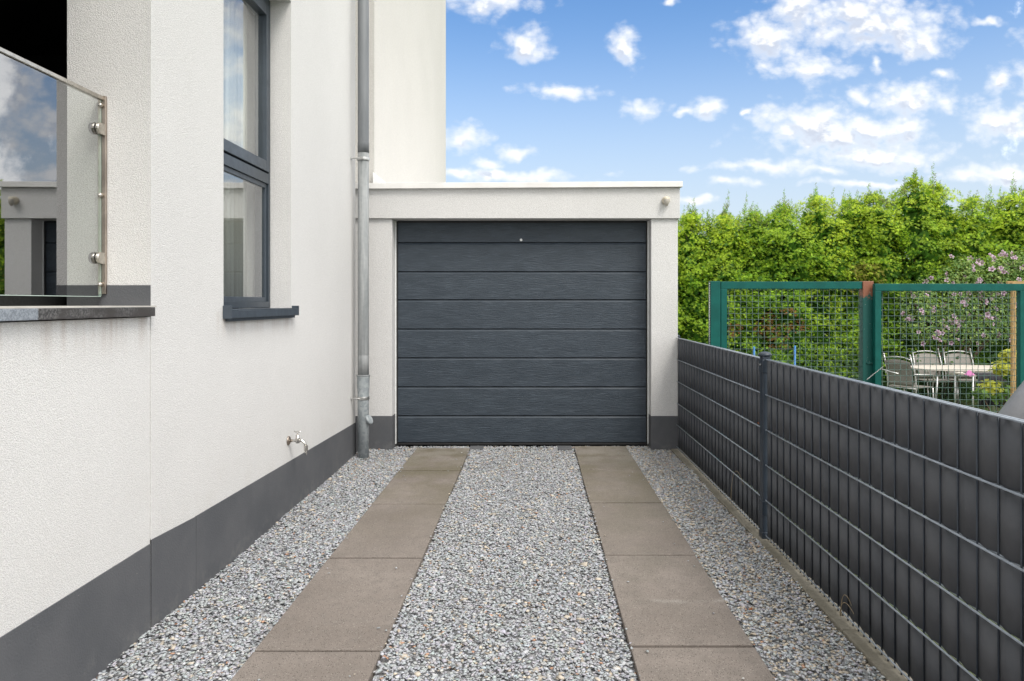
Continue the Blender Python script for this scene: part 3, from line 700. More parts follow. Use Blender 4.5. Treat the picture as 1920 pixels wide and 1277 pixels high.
# ------------------------------------------------------------------ dark fence
FX = 1.313; TOPZ = 1.012
def panel(ya, yb, label):
    t = thing('privacy_fence', (FX, (ya + yb) / 2, .03), label, 'fence panel', 'dark wire fence panels woven with privacy strips')
    rods = MB(); n = int(round((yb - ya) / .05)); ys_ = [ya + .02 + i * (yb - ya - .04) / n for i in range(n + 1)]
    for yy in ys_: rods.tube([(FX, yy, .0), (FX, yy, TOPZ + .002)], .0031, 6)
    rods.build('vertical_rods', M['rod'], t)
    hz_ = MB()
    for k_ in range(6):
        z = .024 + k_ * .1976
        for s_ in (-1, 1): hz_.tube([(FX + s_ * .0082, ya, z), (FX + s_ * .0082, yb, z)], .0036, 7)
    hz_.build('horizontal_rods', M['hrod'], t)
    for k_ in range(5):
        z0 = .024 + k_ * .1976 + .0035; z1 = z0 + .1905
        vs = []; m_ = 6 * n
        off = rng.uniform(-.001, .001)
        for i in range(m_ + 1):
            yy = ys_[0] + (ys_[-1] - ys_[0]) * i / m_; ph = math.pi * (i / 6)
            c = math.cos(ph); c = math.copysign(abs(c) ** .8, c)
            xx = FX + .0040 * c + .0004 * math.sin(yy * 3.1 + k_)
            w_ = .0012 * math.sin(yy * 7 + k_ * 2)
            vs += [(xx, yy, z0 + w_), (xx, yy, z1 + w_)]
        mb = MB(); mb.add(vs, [(2 * i, 2 * i + 2, 2 * i + 3, 2 * i + 1) for i in range(m_)], True)
        so_ = mb.build('privacy_strip', M['strip'], t); q = so_.modifiers.new('s', 'SOLIDIFY'); q.thickness = .0012; q.offset = 0
def fpost(y, label, z1=1.045):
    t = thing('fence_post', (FX, y, 0), label, 'fence post', 'dark fence posts')
    MB().box(FX - .022, FX + .022, y - .030, y + .030, -.1, z1 - .012).build('post', M['post'], t, bevel=.006)
    MB().lathe((FX, y, z1 - .014), [(.036, 0), (.037, .004), (.036, .010), (.028, .018), (.012, .023), (0, .024)], 20).build('cap', M['post'], t)
    for z in ((.935, 1.012), (.135, .215), (-.02, .04)):
        MB().box(FX - .026, FX + .026, y - .034, y + .034, z[0], z[1]).build('bracket', M['post'], t, bevel=.004)
    MB().tube([(FX - .0255, y - .0, .98), (FX - .031, y, .98)], .006, 8).build('bolt', M['galv'], t)
    return t
panel(4.165, 6.655, 'far dark fence panel with woven strips, from the garage to the middle post')
panel(1.645, 4.095, 'near dark fence panel with woven strips, from the middle post to the right photo edge')
fpost(6.70, 'dark fence post against the right corner of the garage', 1.03)
fpost(4.13, 'dark fence post with round cap between the two fence panels')
fpost(1.61, 'dark fence post beyond the right photo edge', 1.045)

# ------------------------------------------------------------------ green mesh gate
GT = 6.2
def gate(name, xa, xb, ztop, yv, stile_l, stile_r, label, rail=.062, m_l=None):
    t = thing(name, ((xa + xb) / 2, yv, -.05), label, 'gate', 'leaves of the green mesh gate')
    zb_ = .02
    MB().box(xa, xb, yv, yv + .05, ztop - rail, ztop).build('top_rail', M['green'], t, bevel=.003)
    MB().box(xa, xb, yv, yv + .05, zb_, zb_ + .05).build('bottom_rail', M['green'], t, bevel=.003)
    MB().box(xa, xa + stile_l, yv, yv + .05, zb_ + .05, ztop - rail).build('stile', M['green'], t, bevel=.003)
    if stile_r: MB().box(xb - stile_r, xb, yv, yv + .05, zb_ + .05, ztop - rail).build('stile', M['green'], t, bevel=.003)
    wm = MB(); x = xa + stile_l + .022; i = 0; sp = .0505; y_ = yv + .03
    xe = xb - stile_r; zs = [ztop - rail - .008 - k_ * sp for k_ in range(int((ztop - rail - zb_ - .06) / sp) + 1)]
    while x < xe - .005:
        pts = [(x + rng.uniform(-.0006, .0006), y_ + (.0032 if (k_ + i) % 2 else -.0032), z) for k_, z in enumerate(zs)]
        wm.tube(pts, .0023, 4, smooth=False); x += sp; i += 1
    for k_, z in enumerate(zs):
        pts = []; x = xa + stile_l - .002; j = 0
        while x < xe + .01:
            pts.append((min(x, xe), y_ + (-.0032 if (k_ + j) % 2 else .0032), z)); x += sp; j += 1
        if len(pts) > 1: wm.tube(pts, .0026, 4, smooth=False)
    wm.build('mesh_infill', M['wire'], t); return t
zt = H + (568 - 528) / F * GT
gx0 = P(1352, 0, GT)[0]; gx1 = P(1617, 0, GT)[0]
gate('mesh_gate', gx0, gx1, zt, GT, .052, 0, 'left leaf of the green mesh gate, in front of the browned hedge patch')
pl = thing('gate_post', (P(1341, 0, GT)[0], GT, -.05), 'green gate post at the left end of the mesh gate', 'gate post')
MB().box(P(1332, 0, GT)[0], P(1350.5, 0, GT)[0], GT - .01, GT + .07, -.1, zt + .004).build('post', M['green'], pl, bevel=.003)
tw = MB()
for k_ in range(44):
    z = .6 + k_ * .0205; x = P(1331.5, 0, GT)[0]; tw.tube([(x, GT, z), (x - .012, GT - .004, z + .008), (x, GT, z + .016)], .0022, 4)
tw.tube([(P(1330, 0, GT)[0], GT, .5), (P(1330, 0, GT)[0], GT, zt - .01)], .0028, 5)
tw.build('wire_tie', M['galv'], pl)
pr = thing('gate_post', (P(1627, 0, GT)[0], GT, -.05), 'chipped green gate post with a rusty top in the middle of the mesh gate', 'gate post')
MB().box(gx1 + .0005, P(1637, 0, GT)[0], GT - .012, GT + .06, -.1, zt + .003).build('post', M['rusty'], pr, bevel=.003)
MB().tube([(P(1623, 0, GT)[0], GT - .016, .818), (P(1636, 0, GT)[0], GT - .016, .815)], .007, 8).build('bolt', M['rusty'], pr)
zt2 = H + (568 - 532) / F * 6.12
gate('mesh_gate', P(1641, 0, 6.12)[0], P(1925, 0, 6.12)[0], zt2, 6.12, .053, .053, 'right leaf of the green mesh gate, in front of the garden chairs', rail=.060)
ch = MB(); a_, b_ = Vector(P(1625, 712, 6.08)), Vector(P(1655, 688, 6.05))
for k_ in range(12):
    p0 = a_.lerp(b_, k_ / 12); p1 = a_.lerp(b_, (k_ + 1.25) / 12); s_ = Vector((0, .006, 0)) if k_ % 2 else Vector((.004, 0, .005))
    ch.tube([p0, p0.lerp(p1, .3) + s_, p0.lerp(p1, .7) + s_, p1, p0.lerp(p1, .7) - s_, p0.lerp(p1, .3) - s_, p0], .0022, 5)
ch.tube([Vector(P(1653, 692, 6.05)), Vector(P(1672, 698, 6.05)), Vector(P(1685, 701, 6.0))], .006, 6)
o = ch.build('chain', M['galv'], origin=tuple(a_)); tag(o, 'galvanised chain hanging between the gate post and the right gate leaf', 'chain')
for x, y0_, lab in ((1414, 650, 'short blue garden stake behind the left gate leaf, nearer the garage'), (1489, 648, 'taller blue garden stake behind the left gate leaf, nearer the middle fence post')):
    a_ = P(x, y0_, 6.9); bx = MB(); bx.tube([(a_[0], 6.9, -.1), (a_[0] + (.008 if x > 1450 else 0), 6.9, a_[2])], .009, 8)
    tag(bx.build('garden_stake', M['blue'], origin=(a_[0], 6.9, -.1)), lab, 'garden stake', 'blue garden stakes')

# wooden trellis
yt = 8.0; a_ = P(1902, 530, yt)
tr = thing('wooden_trellis', (a_[0], yt, -.2), 'raw timber post and lath behind the right gate leaf', 'trellis')
MB().box(a_[0] - .019, a_[0] + .019, yt, yt + .04, -.3, a_[2]).build('post', M['wood'], tr, bevel=.002)
MB().box(a_[0] - .04, a_[0] + 1.6, yt + .041, yt + .08, a_[2] - .02, a_[2] + .018).build('rail', M['wood'], tr, bevel=.002)
MB().box(a_[0] + 1.5, a_[0] + 1.54, yt, yt + .04, -.3, a_[2]).build('post', M['wood'], tr, bevel=.002)

# covered object by the fence (grey tarpaulin)
tv = []; nu, nv = 64, 22
cxx, cyy = 2.93, 3.75
for j in range(nv):
    q = j / (nv - 1); z = 1.18 * (1 - q) + .02 * q
    for i in range(nu):
        t = 2 * math.pi * i / nu
        rr = (.03 + .60 * (q ** .62)) * (1 + .06 * q * math.sin(9 * t) + .035 * q * math.sin(5 * t + 1.3))
        tv.append((cxx + rr * 1.25 * math.copysign(abs(math.cos(t)) ** .8, math.cos(t)), cyy + rr * math.copysign(abs(math.sin(t)) ** .8, math.sin(t)), z))
tf = [(j * nu + i, j * nu + (i + 1) % nu, (j + 1) * nu + (i + 1) % nu, (j + 1) * nu + i) for j in range(nv - 1) for i in range(nu)]
o = npmesh('tarpaulin_cover', tv, tf, M['tarp'], origin=(cxx, cyy, 0), smooth=True); tag(o, 'grey tarpaulin draped over something behind the fence at the right edge', 'cover')

# ------------------------------------------------------------------ garden furniture
GZ = -.57
def chair_proto(label):
    t = thing('garden_chair', (0, 0, 0), label, 'garden chair', 'garden chairs round the table')
    f_ = MB(); w_ = .27
    for s_ in (-1, 1):
        f_.tube([(s_ * w_, .28, .02), (s_ * w_, .20, .44), (s_ * w_ * .96, .24, .72), (s_ * w_ * .92, .34, 1.0)], .013, 8)
        f_.tube([(s_ * w_ * .92, .34, 1.0), (s_ * w_ * .92, .345, 1.02)], [.02, .012], 8)
    f_.tube([(-w_ * .92, .335, .93), (-w_ * .5, .345, .965), (0, .35, .975), (w_ * .5, .345, .965), (w_ * .92, .335, .93)], .010, 8)
    f_.tube([(-w_, .22, .43), (w_, .22, .43)], .010, 8); f_.tube([(-w_, -.24, .44), (w_, -.24, .44)], .010, 8)
    f_.build('frame', M['alu'], t, local=True)
    for s_ in (-1, 1):
        MB().tube([(s_ * w_, -.24, .45), (s_ * w_, -.28, 0)], .012, 8).build('leg', M['alu'], t, local=True)
        MB().tube([(s_ * w_, .26, .68), (s_ * (w_ + .02), .05, .67), (s_ * (w_ + .02), -.2, .66), (s_ * w_, -.27, .60), (s_ * w_, -.24, .44)], .013, 8).build('armrest', M['alu'], t, local=True)
    b_ = MB(); vs = []
    for q in range(9):
        u = q / 8; z = .47 + .42 * u; y = .215 + .11 * u * u + .012
        top = .0
        for r_ in range(9):
            s_ = r_ / 4 - 1; zz_ = z + (.035 * (1 - s_ * s_) if q == 8 else 0); vs.append((s_ * (w_ - .035), y + .02 * (1 - s_ * s_), zz_))
    b_.add(vs, [(q * 9 + r_, q * 9 + r_ + 1, (q + 1) * 9 + r_ + 1, (q + 1) * 9 + r_) for q in range(8) for r_ in range(8)], True)
    o = b_.build('backrest', M['mesh'], t, local=True); o.modifiers.new('s', 'SOLIDIFY').thickness = .006
    MB().box(-w_ + .02, w_ - .02, -.24, .215, .435, .452).build('seat', M['mesh'], t, bevel=.004, local=True)
    return t
cpro = chair_proto('garden chair turned sideways at the left end of the table')
def copy_tree(o, parent=None):
    c = o.copy(); C.objects.link(c); c.parent = parent
    for ch_ in o.children: copy_tree(ch_, c)
    return c
def put(o, loc, rz, label=None):
    o.location = loc; o.rotation_euler = (0, 0, rz)
    if label: o['label'] = label
put(cpro, (P(1706, 0, 12.5)[0] + .12, 12.75, GZ), R(118))
for (px, yv, rz, lab) in ((1753, 13.72, 0, 'garden chair behind the table, the left of two'), (1811, 13.72, R(-4), 'garden chair behind the table, the right of two')):
    put(copy_tree(cpro), (P(px, 0, yv)[0], yv, GZ), rz, lab)
tb = thing('garden_table', (7.75, 13.0, GZ), 'long oval garden table with a pale top and metal legs', 'table')
tp = MB(); N = 40; vs = []
for z in (.725, .75):
    for i in range(N):
        t = 2 * math.pi * i / N; vs.append((7.75 + 1.0 * math.copysign(abs(math.cos(t)) ** .7, math.cos(t)), 13.0 + .5 * math.copysign(abs(math.sin(t)) ** .7, math.sin(t)), GZ + z))
tp.add(vs, [tuple(range(N))[::-1], tuple(range(N, 2 * N))] + [(i, (i + 1) % N, N + (i + 1) % N, N + i) for i in range(N)])
tp.build('tabletop', M['ttop'], tb, bevel=.004)
for sx in (-1, 1):
    for sy in (-1, 1): MB().tube([(7.75 + sx * .72, 13 + sy * .33, GZ + .725), (7.75 + sx * .8, 13 + sy * .38, GZ)], .018, 8).build('leg', M['alu'], tb)
# small stand with black cloth
a_ = P(1822, 702, 11.3); x0_, x1_ = a_[0] + .03, P(1892, 0, 11.3)[0]
dt = thing('side_table', (a_[0], 11.3, GZ), 'small metal table standing in front of the garden chairs', 'side table')
MB().box(a_[0] - .02, x1_ + .05, 11.25, 11.75, a_[2] - .03, a_[2] - .005).build('tabletop', M['ttop'], dt, bevel=.003)
for xx in (a_[0] - .005, x1_ + .03):
    for yy in (11.26, 11.73): MB().tube([(xx, yy, a_[2] - .03), (xx, yy, GZ + .03)], .014, 8).build('leg', M['alu'], dt)
vs = []; nn = 40
for j, z in enumerate((a_[2] + .004, a_[2] - .06, a_[2] - .25, a_[2] - .48)):
    for i in range(nn): vs.append((x0_ + .01 + (x1_ - x0_) * i / (nn - 1), 11.225 - .018 * j * math.sin(i * .9 + j * .2) * .6 - .01 * j, z + (.02 * math.sin(i * .5) if j == 3 else 0)))
for i in range(nn): vs.append((x0_ + .01 + (x1_ - x0_) * i / (nn - 1), 11.6, a_[2] + .005))
fs = [(j * nn + i, j * nn + i + 1, (j + 1) * nn + i + 1, (j + 1) * nn + i) for j in range(3) for i in range(nn - 1)] + [(i, i + 1, 4 * nn + i + 1, 4 * nn + i) for i in range(nn - 1)]
mb = MB(); mb.add(vs, fs, True); o = mb.build('tablecloth', M['cloth'], origin=(a_[0], 11.3, a_[2])); o.modifiers.new('s', 'SOLIDIFY').thickness = .006
tag(o, 'black cloth hanging over the small table in the garden', 'cloth')
mb = MB(); c_ = P(1823, 700, 11.2); vs = []
for j in range(6):
    for i in range(14):
        t = 2 * math.pi * i / 14; rr = .012 + .012 * j; vs.append((c_[0] + rr * 1.2 * math.cos(t), c_[1] + .08 + rr * .6 * math.sin(t), c_[2] + .04 - .016 * j - .008 * math.sin(3 * t) * j / 3))
mb.add(vs, [tuple(range(14))] + [(j * 14 + i, j * 14 + (i + 1) % 14, (j + 1) * 14 + (i + 1) % 14, (j + 1) * 14 + i) for j in range(5) for i in range(14)], True)
o = mb.build('napkin', M['pinkc'], origin=(c_[0], 11.28, c_[2])); tag(o, 'crumpled pink cloth on the corner of the small table', 'cloth')

# ------------------------------------------------------------------ foliage
def norm(a): return a / np.maximum(1e-9, np.linalg.norm(a, axis=-1, keepdims=True))
def frond_mesh(pos, dirs, nrm, size, col, fingers=5, width=.16):
    """each spray: a fan of narrow rhombs along dirs lying in the plane with normal nrm"""
    n = len(pos); side = norm(np.cross(dirs, nrm)); V = []; Cc = []
    for k_ in range(fingers):
        a = (k_ / (fingers - 1) - .5) * 1.7 if fingers > 1 else 0
        ln = (1 - .30 * abs(a)) * size[:, None] * rng.uniform(.8, 1.15, (n, 1))
        d_ = norm(dirs * math.cos(a) + side * math.sin(a) + nrm * rng.normal(0, .16, (n, 1)))
        s_ = norm(np.cross(d_, nrm)); st = pos + dirs * size[:, None] * .12
        wv = width * ln
        q = np.stack([st, st + d_ * ln * .55 + s_ * wv, st + d_ * ln, st + d_ * ln * .5 - s_ * wv], 1)
        V.append(q); Cc.append(np.repeat(col[:, None, :] * rng.uniform(.85, 1.15, (n, 1, 1)), 4, 1))
    V = np.concatenate(V).reshape(-1, 3); Cc = np.concatenate(Cc).reshape(-1, 3)
    return V, np.arange(len(V)).reshape(-1, 4), Cc
def thuja(x, y, top, label, rad=.55, yellow=.3, seed=0):
    base = GZ; h = top - base
    t = thing('thuja_tree', (x, y, base), label, 'thuja tree', 'thuja trees of the tall hedge')
    tb_ = MB(); tb_.tube([(x, y, base - .05), (x + .03, y, base + h * .35), (x - .02, y + .02, base + h * .7), (x, y, top - .15)], [.085, .06, .035, .006], 8)
    for k_ in range(24):
        z = base + h * (.1 + .035 * k_); a = k_ * 2.4; rr = rad * .7 * min(1, (top - z) / 1.2)
        tb_.tube([(x, y, z), (x + math.cos(a) * rr * .5, y + math.sin(a) * rr * .5, z + .12), (x + math.cos(a) * rr, y + math.sin(a) * rr, z + .3)], [.016, .011, .004], 5)
    tb_.build('trunk', M['bark'], t)
    # clumps
    nc = 620; u = rng.random(nc) ** .9; zc = base + .02 + u * (h - .12); th = rng.uniform(0, 2 * np.pi, nc)
    tl = top - .55 * np.abs(np.sin(th * 1.5 + x * 3.1)) * rng.random(nc); prof = np.clip((tl - zc) / .62, .03, 1) ** .42
    lump = 1 + .16 * np.sin(th * 3 + zc * 2.1 + x) + .12 * np.sin(zc * 5.3 + th * 2 + x * 2)
    rr = rad * prof * lump * rng.uniform(.84, 1.1, nc)
    out = np.stack([np.cos(th), np.sin(th), np.zeros(nc)], -1)
    cc = np.stack([x + rr * np.cos(th) * .95, y + rr * np.sin(th) * 1.1, zc], -1)
    cbright = rng.uniform(.78, 1.2, nc) ; cyel = rng.random(nc)
    per = 20; N_ = nc * per; ci = np.repeat(np.arange(nc), per)
    off = rng.normal(0, 1, (N_, 3)) * np.array([.085, .085, .028]); off[:, 2] -= .45 * (off * out[ci]).sum(-1); pos = cc[ci] + off - out[ci] * .04
    up = np.array([0, 0, 1.0]); hi = np.clip((zc[ci] - (top - 1.1)) / 1.1, 0, 1)[:, None]
    n0 = norm(out[ci] * .62 + up * .72 + rng.normal(0, .36, (N_, 3)))
    lat = np.cross(out[ci], up); d_ = out[ci] * .35 * (1 - hi) + lat * rng.normal(0, .9, (N_, 1)) + up * (rng.normal(.0, .35, (N_, 1)) + 1.1 * hi)
    d_ = norm(d_ - n0 * (d_ * n0).sum(-1, keepdims=True)); nr = n0
    sz = rng.uniform(.042, .078, N_)
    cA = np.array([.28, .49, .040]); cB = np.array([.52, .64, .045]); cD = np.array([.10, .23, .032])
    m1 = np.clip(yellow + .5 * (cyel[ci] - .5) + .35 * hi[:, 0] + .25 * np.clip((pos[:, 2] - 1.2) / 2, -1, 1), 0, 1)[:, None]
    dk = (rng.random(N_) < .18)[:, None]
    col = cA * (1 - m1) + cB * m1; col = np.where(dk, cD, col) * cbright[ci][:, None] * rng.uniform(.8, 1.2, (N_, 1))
    px = CX + F * pos[:, 0] / pos[:, 1]; py = CY - F * (pos[:, 2] - H) / pos[:, 1]
    br_ = ((np.abs(pos[:, 0] - 4.85) < .38 + .15 * np.sin(pos[:, 2] * 9)) & (pos[:, 2] > .42) & (pos[:, 2] < 1.22)) | ((np.abs(pos[:, 0] - 3.95) < .2) & (np.abs(pos[:, 2] - .80) < .13))
    br_ &= rng.random(N_) < .62; col[br_] = np.array([.36, .17, .06]) * rng.uniform(.6, 1.2, (br_.sum(), 1))
    ye = (np.abs(pos[:, 0] - 6.6) < .32) & (np.abs(pos[:, 2] - 1.82) < .30) & (rng.random(N_) < .7); col[ye] = np.array([.34, .33, .06]) * rng.uniform(.8, 1.2, (ye.sum(), 1))
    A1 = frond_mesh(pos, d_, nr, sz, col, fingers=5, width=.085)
    # inner filling
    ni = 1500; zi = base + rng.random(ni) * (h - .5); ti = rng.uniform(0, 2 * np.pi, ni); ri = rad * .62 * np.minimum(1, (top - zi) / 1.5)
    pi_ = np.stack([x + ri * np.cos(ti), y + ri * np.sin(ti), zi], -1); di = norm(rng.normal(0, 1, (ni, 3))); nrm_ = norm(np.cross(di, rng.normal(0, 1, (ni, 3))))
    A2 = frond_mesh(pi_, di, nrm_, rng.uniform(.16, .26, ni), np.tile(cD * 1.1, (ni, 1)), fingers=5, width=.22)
    # leaders: wispy shoots above the crown
    LV, LD, LN, LS, LC = [], [], [], [], []
    for k_ in range(13):
        a = rng.uniform(0, 6.28); r0 = rad * rng.uniform(0, .75); zb_ = top - .18 - r0 * .7; ht = rng.uniform(.12, .5) if k_ else rng.uniform(.3, .75)
        for q in range(int(ht / .019)):
            f_ = q / (ht / .019); s_ = rng.choice([-1, 1]); aa = rng.uniform(0, 6.28)
            LV.append((x + r0 * math.cos(a) + f_ * .03, y + r0 * math.sin(a), zb_ + ht * f_)); LD.append((math.cos(aa) * rng.uniform(.5, 1.2), math.sin(aa) * .8, rng.uniform(.5, 1.3))); LS.append(float(rng.uniform(.7, 1.3) * (.11 * (1 - f_) ** 1.1 + .03)))
            LC.append(cA * rng.uniform(.7, 1.1) if rng.random() < .55 else np.array([.30, .34, .12]) * rng.uniform(.7, 1.1))
    LD = norm(np.array(LD)); LN = norm(np.cross(LD, rng.normal(0, 1, LD.shape)))
    A3 = frond_mesh(np.array(LV), LD, LN, np.array(LS), np.array(LC), fingers=3, width=.11)
    o1 = len(A1[0]); o2 = o1 + len(A2[0])
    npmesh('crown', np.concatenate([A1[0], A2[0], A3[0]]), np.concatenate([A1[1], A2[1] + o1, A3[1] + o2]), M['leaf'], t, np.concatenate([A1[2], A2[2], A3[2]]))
HY = 15.0
def hz_(px, py): return (px - CX) / F * HY, H - (py - CY) / F * HY
TR = [(1225, 400, 'hidden mostly behind the garage, the leftmost'), (1288, 404, 'thuja touching the garage edge'), (1345, 402, ''), (1405, 396, ''), (1466, 388, ''), (1528, 380, ''), (1590, 372, ''), (1648, 378, ''), (1706, 350, ''), (1765, 356, ''), (1828, 382, ''), (1888, 372, ''), (1945, 352, ''), (2010, 370, '')]
LAB = ['thuja tree mostly hidden behind the garage, first of the hedge', 'thuja tree in the hedge touching the garage edge in view', 'thuja tree rising above the left gate post', 'thuja tree in the hedge above the short blue stake', 'thuja tree in the hedge with brown dead patch low down', 'thuja tree in the hedge right of the brown dead patch', 'thuja tree in the hedge just left of the rusty gate post', 'thuja tree in the hedge just right of the rusty gate post', 'tallest thuja tree of the hedge, above the left garden chair', 'second tallest thuja tree, right beside the tallest one', 'low thuja tree behind the pink flowering shrub', 'thuja tree behind the right part of the flowering shrub', 'thuja tree cut by the right photo edge', 'thuja tree beyond the right photo edge']
for (px, py, _), lab in zip(TR, LAB):
    X_, Zt = hz_(px + rng.uniform(-14, 14), py + rng.uniform(-9, 9)); thuja(X_, HY + rng.uniform(-.12, .12), Zt + .12, lab, rad=rng.uniform(.48, .68), yellow=rng.uniform(.1, .6))

# hibiscus
def leaves(pos, nrm, size, col, aspect=.55):
    n = len(pos); a = norm(np.cross(nrm, rng.normal(0, 1, (n, 3)))); b = np.cross(nrm, a); s = size[:, None]
    q = np.stack([pos - a * s, pos + b * s * aspect - a * s * .1, pos + a * s + nrm * s * -.25, pos - b * s * aspect - a * s * .1], 1).reshape(-1, 3)
    return q, np.arange(len(q)).reshape(-1, 4), np.repeat(col, 4, 0)
sx, sy = 7.35, 12.6
# the shrub stands behind the table and chairs
sy = 14.35
hb = thing('flowering_shrub', (7.9, sy, GZ), 'tall loose shrub covered in pale pink flowers behind the garden table', 'shrub')
st = MB()
blobs = []
for (px, py, rx_, rz_) in ((1765, 560, 62, 48), (1800, 520, 40, 42), (1865, 520, 72, 42), (1915, 560, 70, 70), (1850, 585, 90, 50), (1715, 570, 32, 34), (1740, 610, 55, 38), (1905, 500, 50, 30), (1960, 520, 70, 70), (1830, 620, 90, 30)):
    c_ = np.array(P(px, py, sy)); blobs.append((c_, rx_ / F * sy, rz_ / F * sy))
    st.tube([(7.9 + rng.uniform(-.3, .3), sy, GZ - .05), (float((c_[0] + 7.9) / 2), sy, float((c_[2] + GZ) / 2)), (float(c_[0]), sy, float(c_[2]))], [.03, .02, .006], 6)
    for k_ in range(4): st.tube([(float(c_[0]), sy, float(c_[2]) - .1), (float(c_[0] + rng.uniform(-.4, .4)), sy - rng.uniform(-.2, .3), float(c_[2] + rng.uniform(.0, .35)))], [.008, .003], 5)
st.build('stems', M['bark'], hb)
LP, LNn = [], []; FP = []
for (c_, rx_, rz_) in blobs:
    n = int(1500 * rx_ * rz_ / .25); d_ = norm(rng.normal(0, 1, (n, 3))); r_ = rng.uniform(.45, 1.08, (n, 1)) ** .6
    LP.append(c_ + d_ * r_ * np.array([rx_, .36, rz_])); LNn.append(norm(d_ * .6 + np.array([0, -.3, .6]) + rng.normal(0, .4, (n, 3))))
    nf = int(17 * rx_ * rz_ / .25) + 2; d_ = norm(rng.normal(0, 1, (nf, 3))); d_[:, 1] = -np.abs(d_[:, 1]); FP += [(c_ + q * np.array([rx_, .40, rz_]) * rng.uniform(.9, 1.1)) for q in d_]
LP = np.concatenate(LP); LNn = np.concatenate(LNn); n = len(LP)
lc = np.where(rng.random((n, 1)) < .4, np.array([.36, .48, .14]), np.array([.20, .34, .10])) * rng.uniform(.7, 1.3, (n, 1))
npmesh('leaves', *leaves(LP, LNn, rng.uniform(.018, .038, n), lc)[:2], M['leaf'], hb, np.repeat(lc, 4, 0))
# flower prototype: 5 petals, darker throat
def flower_mesh():
    V, Fc, Cc = [], [], []
    for k_ in range(5):
        a = 2 * math.pi * k_ / 5; b0 = len(V)
        for (r_, da, h_, cc) in ((.004, 0, 0, 1), (.030, -.50, .014, 0), (.042, -.18, .018, 0), (.042, .22, .018, 0), (.030, .5, .014, 0)):
            V.append((r_ * math.cos(a + da), r_ * math.sin(a + da), h_)); Cc.append((.30, .07, .22) if cc else (.80, .62, .77))
        Fc += [(b0, b0 + 1, b0 + 2), (b0, b0 + 2, b0 + 3), (b0, b0 + 3, b0 + 4)]
    return V, Fc, Cc
fv, ff, fc = flower_mesh()
FP = np.array(FP); rng.shuffle(FP)
vis = (CX + F * FP[:, 0] / FP[:, 1] < 1915) & (FP[:, 1] < sy)
FR = np.concatenate([FP[~vis], FP[vis][90:]]); FP = FP[vis][:90]
f0 = None
for i, q in enumerate(FP):
    if f0 is None: f0 = npmesh('flower', fv, ff, M['petal'], None, np.array(fc)); fo = f0
    else: fo = f0.copy(); C.objects.link(fo)
    fo.parent = hb; fo.location = Vector(q.tolist()) - hb.location
    nd = Vector((rng.normal(0, .5), -1, rng.normal(.3, .4))).normalized(); fo.rotation_euler = nd.to_track_quat('Z', 'Y').to_euler(); s_ = rng.uniform(.9, 1.6); fo.scale = (s_, s_, s_)
V_, F_, C_ = [], [], []
for q in FR:
    s_ = rng.uniform(.8, 1.4); nd = Vector((rng.normal(0, .5), rng.choice([-1, 1]), rng.normal(.3, .4))).normalized(); mm = np.array(nd.to_track_quat('Z', 'Y').to_matrix())
    b0 = len(V_); V_ += [tuple(mm @ (np.array(p_) * s_) + q) for p_ in fv]; F_ += [tuple(i + b0 for i in t_) for t_ in ff]; C_ += fc
if V_: tag(npmesh('blossom', V_, F_, M['petal'], hb, np.array(C_)), kind='stuff')
# yellow-green hydrangea
hyv = 8.6; hd = thing('leafy_bush', (P(1885, 0, hyv)[0], hyv, -.2), 'yellow-green hydrangea bush behind the fence by the timber post', 'bush')
st = MB(); bl = [(1893, 667, 15, 12), (1878, 690, 18, 14), (1900, 700, 14, 18), (1858, 725, 22, 14), (1885, 740, 30, 22), (1905, 735, 16, 30), (1840, 738, 12, 10)]
pos, nn_, cc_ = [], [], []
for (px, py, rx_, rz_) in bl:
    c_ = np.array(P(px, py, hyv)); st.tube([(hd.location.x, hyv, -.3), (float(c_[0]), hyv, float(c_[2]))], [.012, .005], 6)
    n = 110; d_ = norm(rng.normal(0, 1, (n, 3))); pos.append(c_ + d_ * rng.uniform(.5, 1.05, (n, 1)) * np.array([rx_ / F * hyv, .12, rz_ / F * hyv])); nn_.append(norm(d_ * .5 + np.array([0, -.4, .7]) + rng.normal(0, .3, (n, 3))))
    y_ = py < 732 and rng.random() < 1; cc_.append((np.array([.50, .52, .06]) if (py < 700 or px in (1858,)) else np.array([.14, .25, .04])) * rng.uniform(.6, 1.2, (n, 1)))
st.build('stems', M['bark'], hd); pos = np.concatenate(pos); nn_ = np.concatenate(nn_); cc_ = np.concatenate(cc_)
a_ = leaves(pos, nn_, rng.uniform(.022, .045, len(pos)), cc_, .7); npmesh('leaves', a_[0], a_[1], M['leaf'], hd, a_[2])

# undergrowth: ivy-like low planting at the hedge foot, grass on the lawn
n = 26000; gp_ = np.stack([rng.uniform(1.6, 11, n), rng.uniform(7.2, 14.6, n), np.zeros(n)], -1); gp_[:, 2] = -.06 - .51 * np.clip((gp_[:, 1] - 7) / 5, 0, 1) + .03
dd = norm(np.stack([rng.normal(0, .35, n), rng.normal(0, .35, n), np.ones(n)], -1)); nr = norm(np.cross(dd, rng.normal(0, 1, (n, 3))))
gc = np.where(rng.random((n, 1)) < .25, np.array([.20, .16, .07]), np.array([.08, .15, .03])) * rng.uniform(.6, 1.4, (n, 1))
A = frond_mesh(gp_, dd, nr, rng.uniform(.03, .08, n), gc, fingers=2, width=.09)
tag(npmesh('grass', A[0], A[1], M['leaf'], None, A[2]), 'rough grass of the neighbouring garden', kind='stuff')
iv = 9000; p_ = np.stack([rng.uniform(2, 11, iv), rng.uniform(13.9, 14.6, iv), GZ + np.abs(rng.normal(0, .42, iv))], -1)
ivn = norm(np.stack([rng.normal(0, .5, iv), -np.ones(iv), rng.normal(.5, .4, iv)], -1)); ic = np.array([.045, .10, .025]) * rng.uniform(.6, 1.6, (iv, 1))
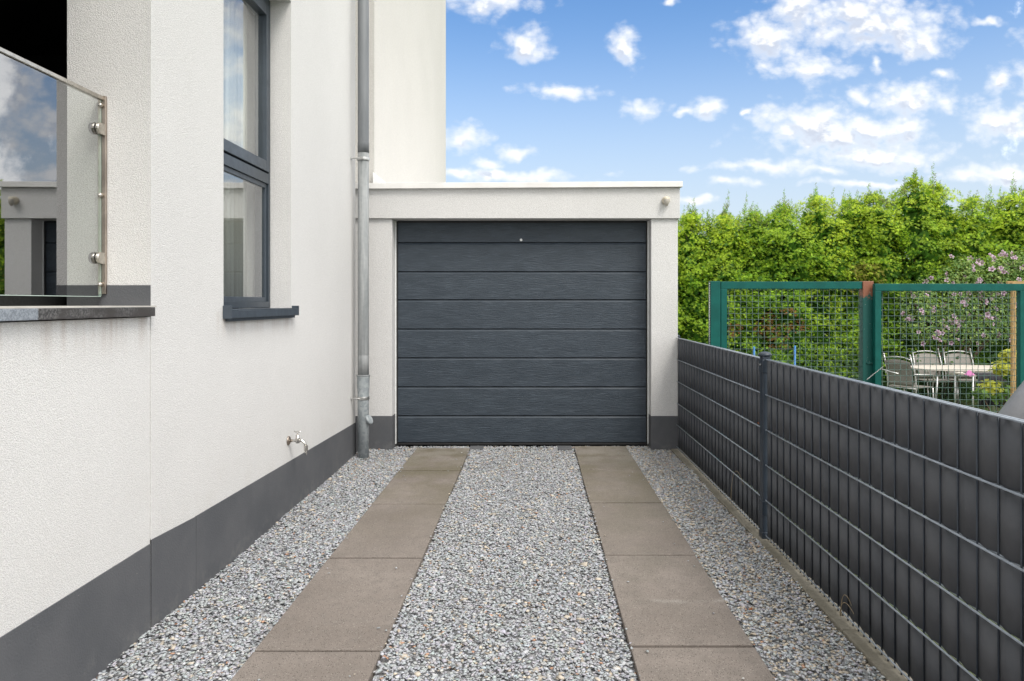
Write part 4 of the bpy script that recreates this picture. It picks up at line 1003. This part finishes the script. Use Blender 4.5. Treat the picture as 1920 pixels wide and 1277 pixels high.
A = leaves(p_, ivn, rng.uniform(.02, .04, iv), ic, .8)
tag(npmesh('ground_cover', A[0], A[1], M['leaf'], None, A[2]), 'dark leafy ground cover along the foot of the hedge', kind='stuff')

# ------------------------------------------------------------------ small litter
def dry_leaf(loc, rot, s, col, label):
    vs = [(-1, 0, 0), (-.3, .5, .15), (.5, .42, .1), (1.1, 0, .3), (.5, -.42, .1), (-.3, -.5, .15), (0, 0, 0)]
    o = npmesh('dry_leaf', np.array(vs) * s, [(6, i, (i + 1) % 6) for i in range(6)], M['leaf'], None, np.tile(np.array(col), (7, 1)))
    o.location = loc; o.rotation_euler = rot; tag(o, label, 'leaf')
dry_leaf((1.262, 4.095, .655), (R(70), R(20), R(60)), .013, (.50, .16, .06), 'small orange dry leaf caught on the middle fence post')
dry_leaf((.93, 3.12, .018), (0, R(12), 1), .018, (.42, .15, .05), 'curled orange leaf on the chippings beside the right slabs')
dry_leaf((-1.46, 2.98, .016), (0, R(15), 2), .015, (.38, .17, .08), 'brown leaf lying against the plinth joint at lower left')
dry_leaf((-1.38, 3.22, .016), (0, R(5), .4), .013, (.16, .26, .05), 'small green leaf on the chippings near the plinth')
for (ya, yb, za, lab) in ((4.75, 4.47, .03, 'arched dry grass stalk leaning on the far fence panel'), (3.05, 2.95, .02, 'dry grass stalks leaning on the near fence panel')):
    g_ = MB(); hh = .24 if ya > 4 else .11
    for q in range(1 if ya > 4 else 2):
        n_ = 14; pts = [(1.288 - .006 * math.sin(math.pi * k_ / n_) - .004 * q, ya + (yb - ya - .03 * q) * (k_ / n_) ** 1.5, za + hh * (1 - .25 * q) * math.sin(math.pi * .72 * k_ / n_)) for k_ in range(n_ + 1)]
        g_.tube(pts, [.0017 - .0009 * k_ / n_ for k_ in range(n_ + 1)], 5)
    tag(g_.build('grass_stalk', simple('straw', (.40, .31, .19), .8), origin=(1.285, ya, za)), lab, 'grass stalk')
S.cycles.max_bounces = 6; S.cycles.diffuse_bounces = 3; S.cycles.glossy_bounces = 3; S.cycles.transmission_bounces = 4; S.cycles.transparent_max_bounces = 8
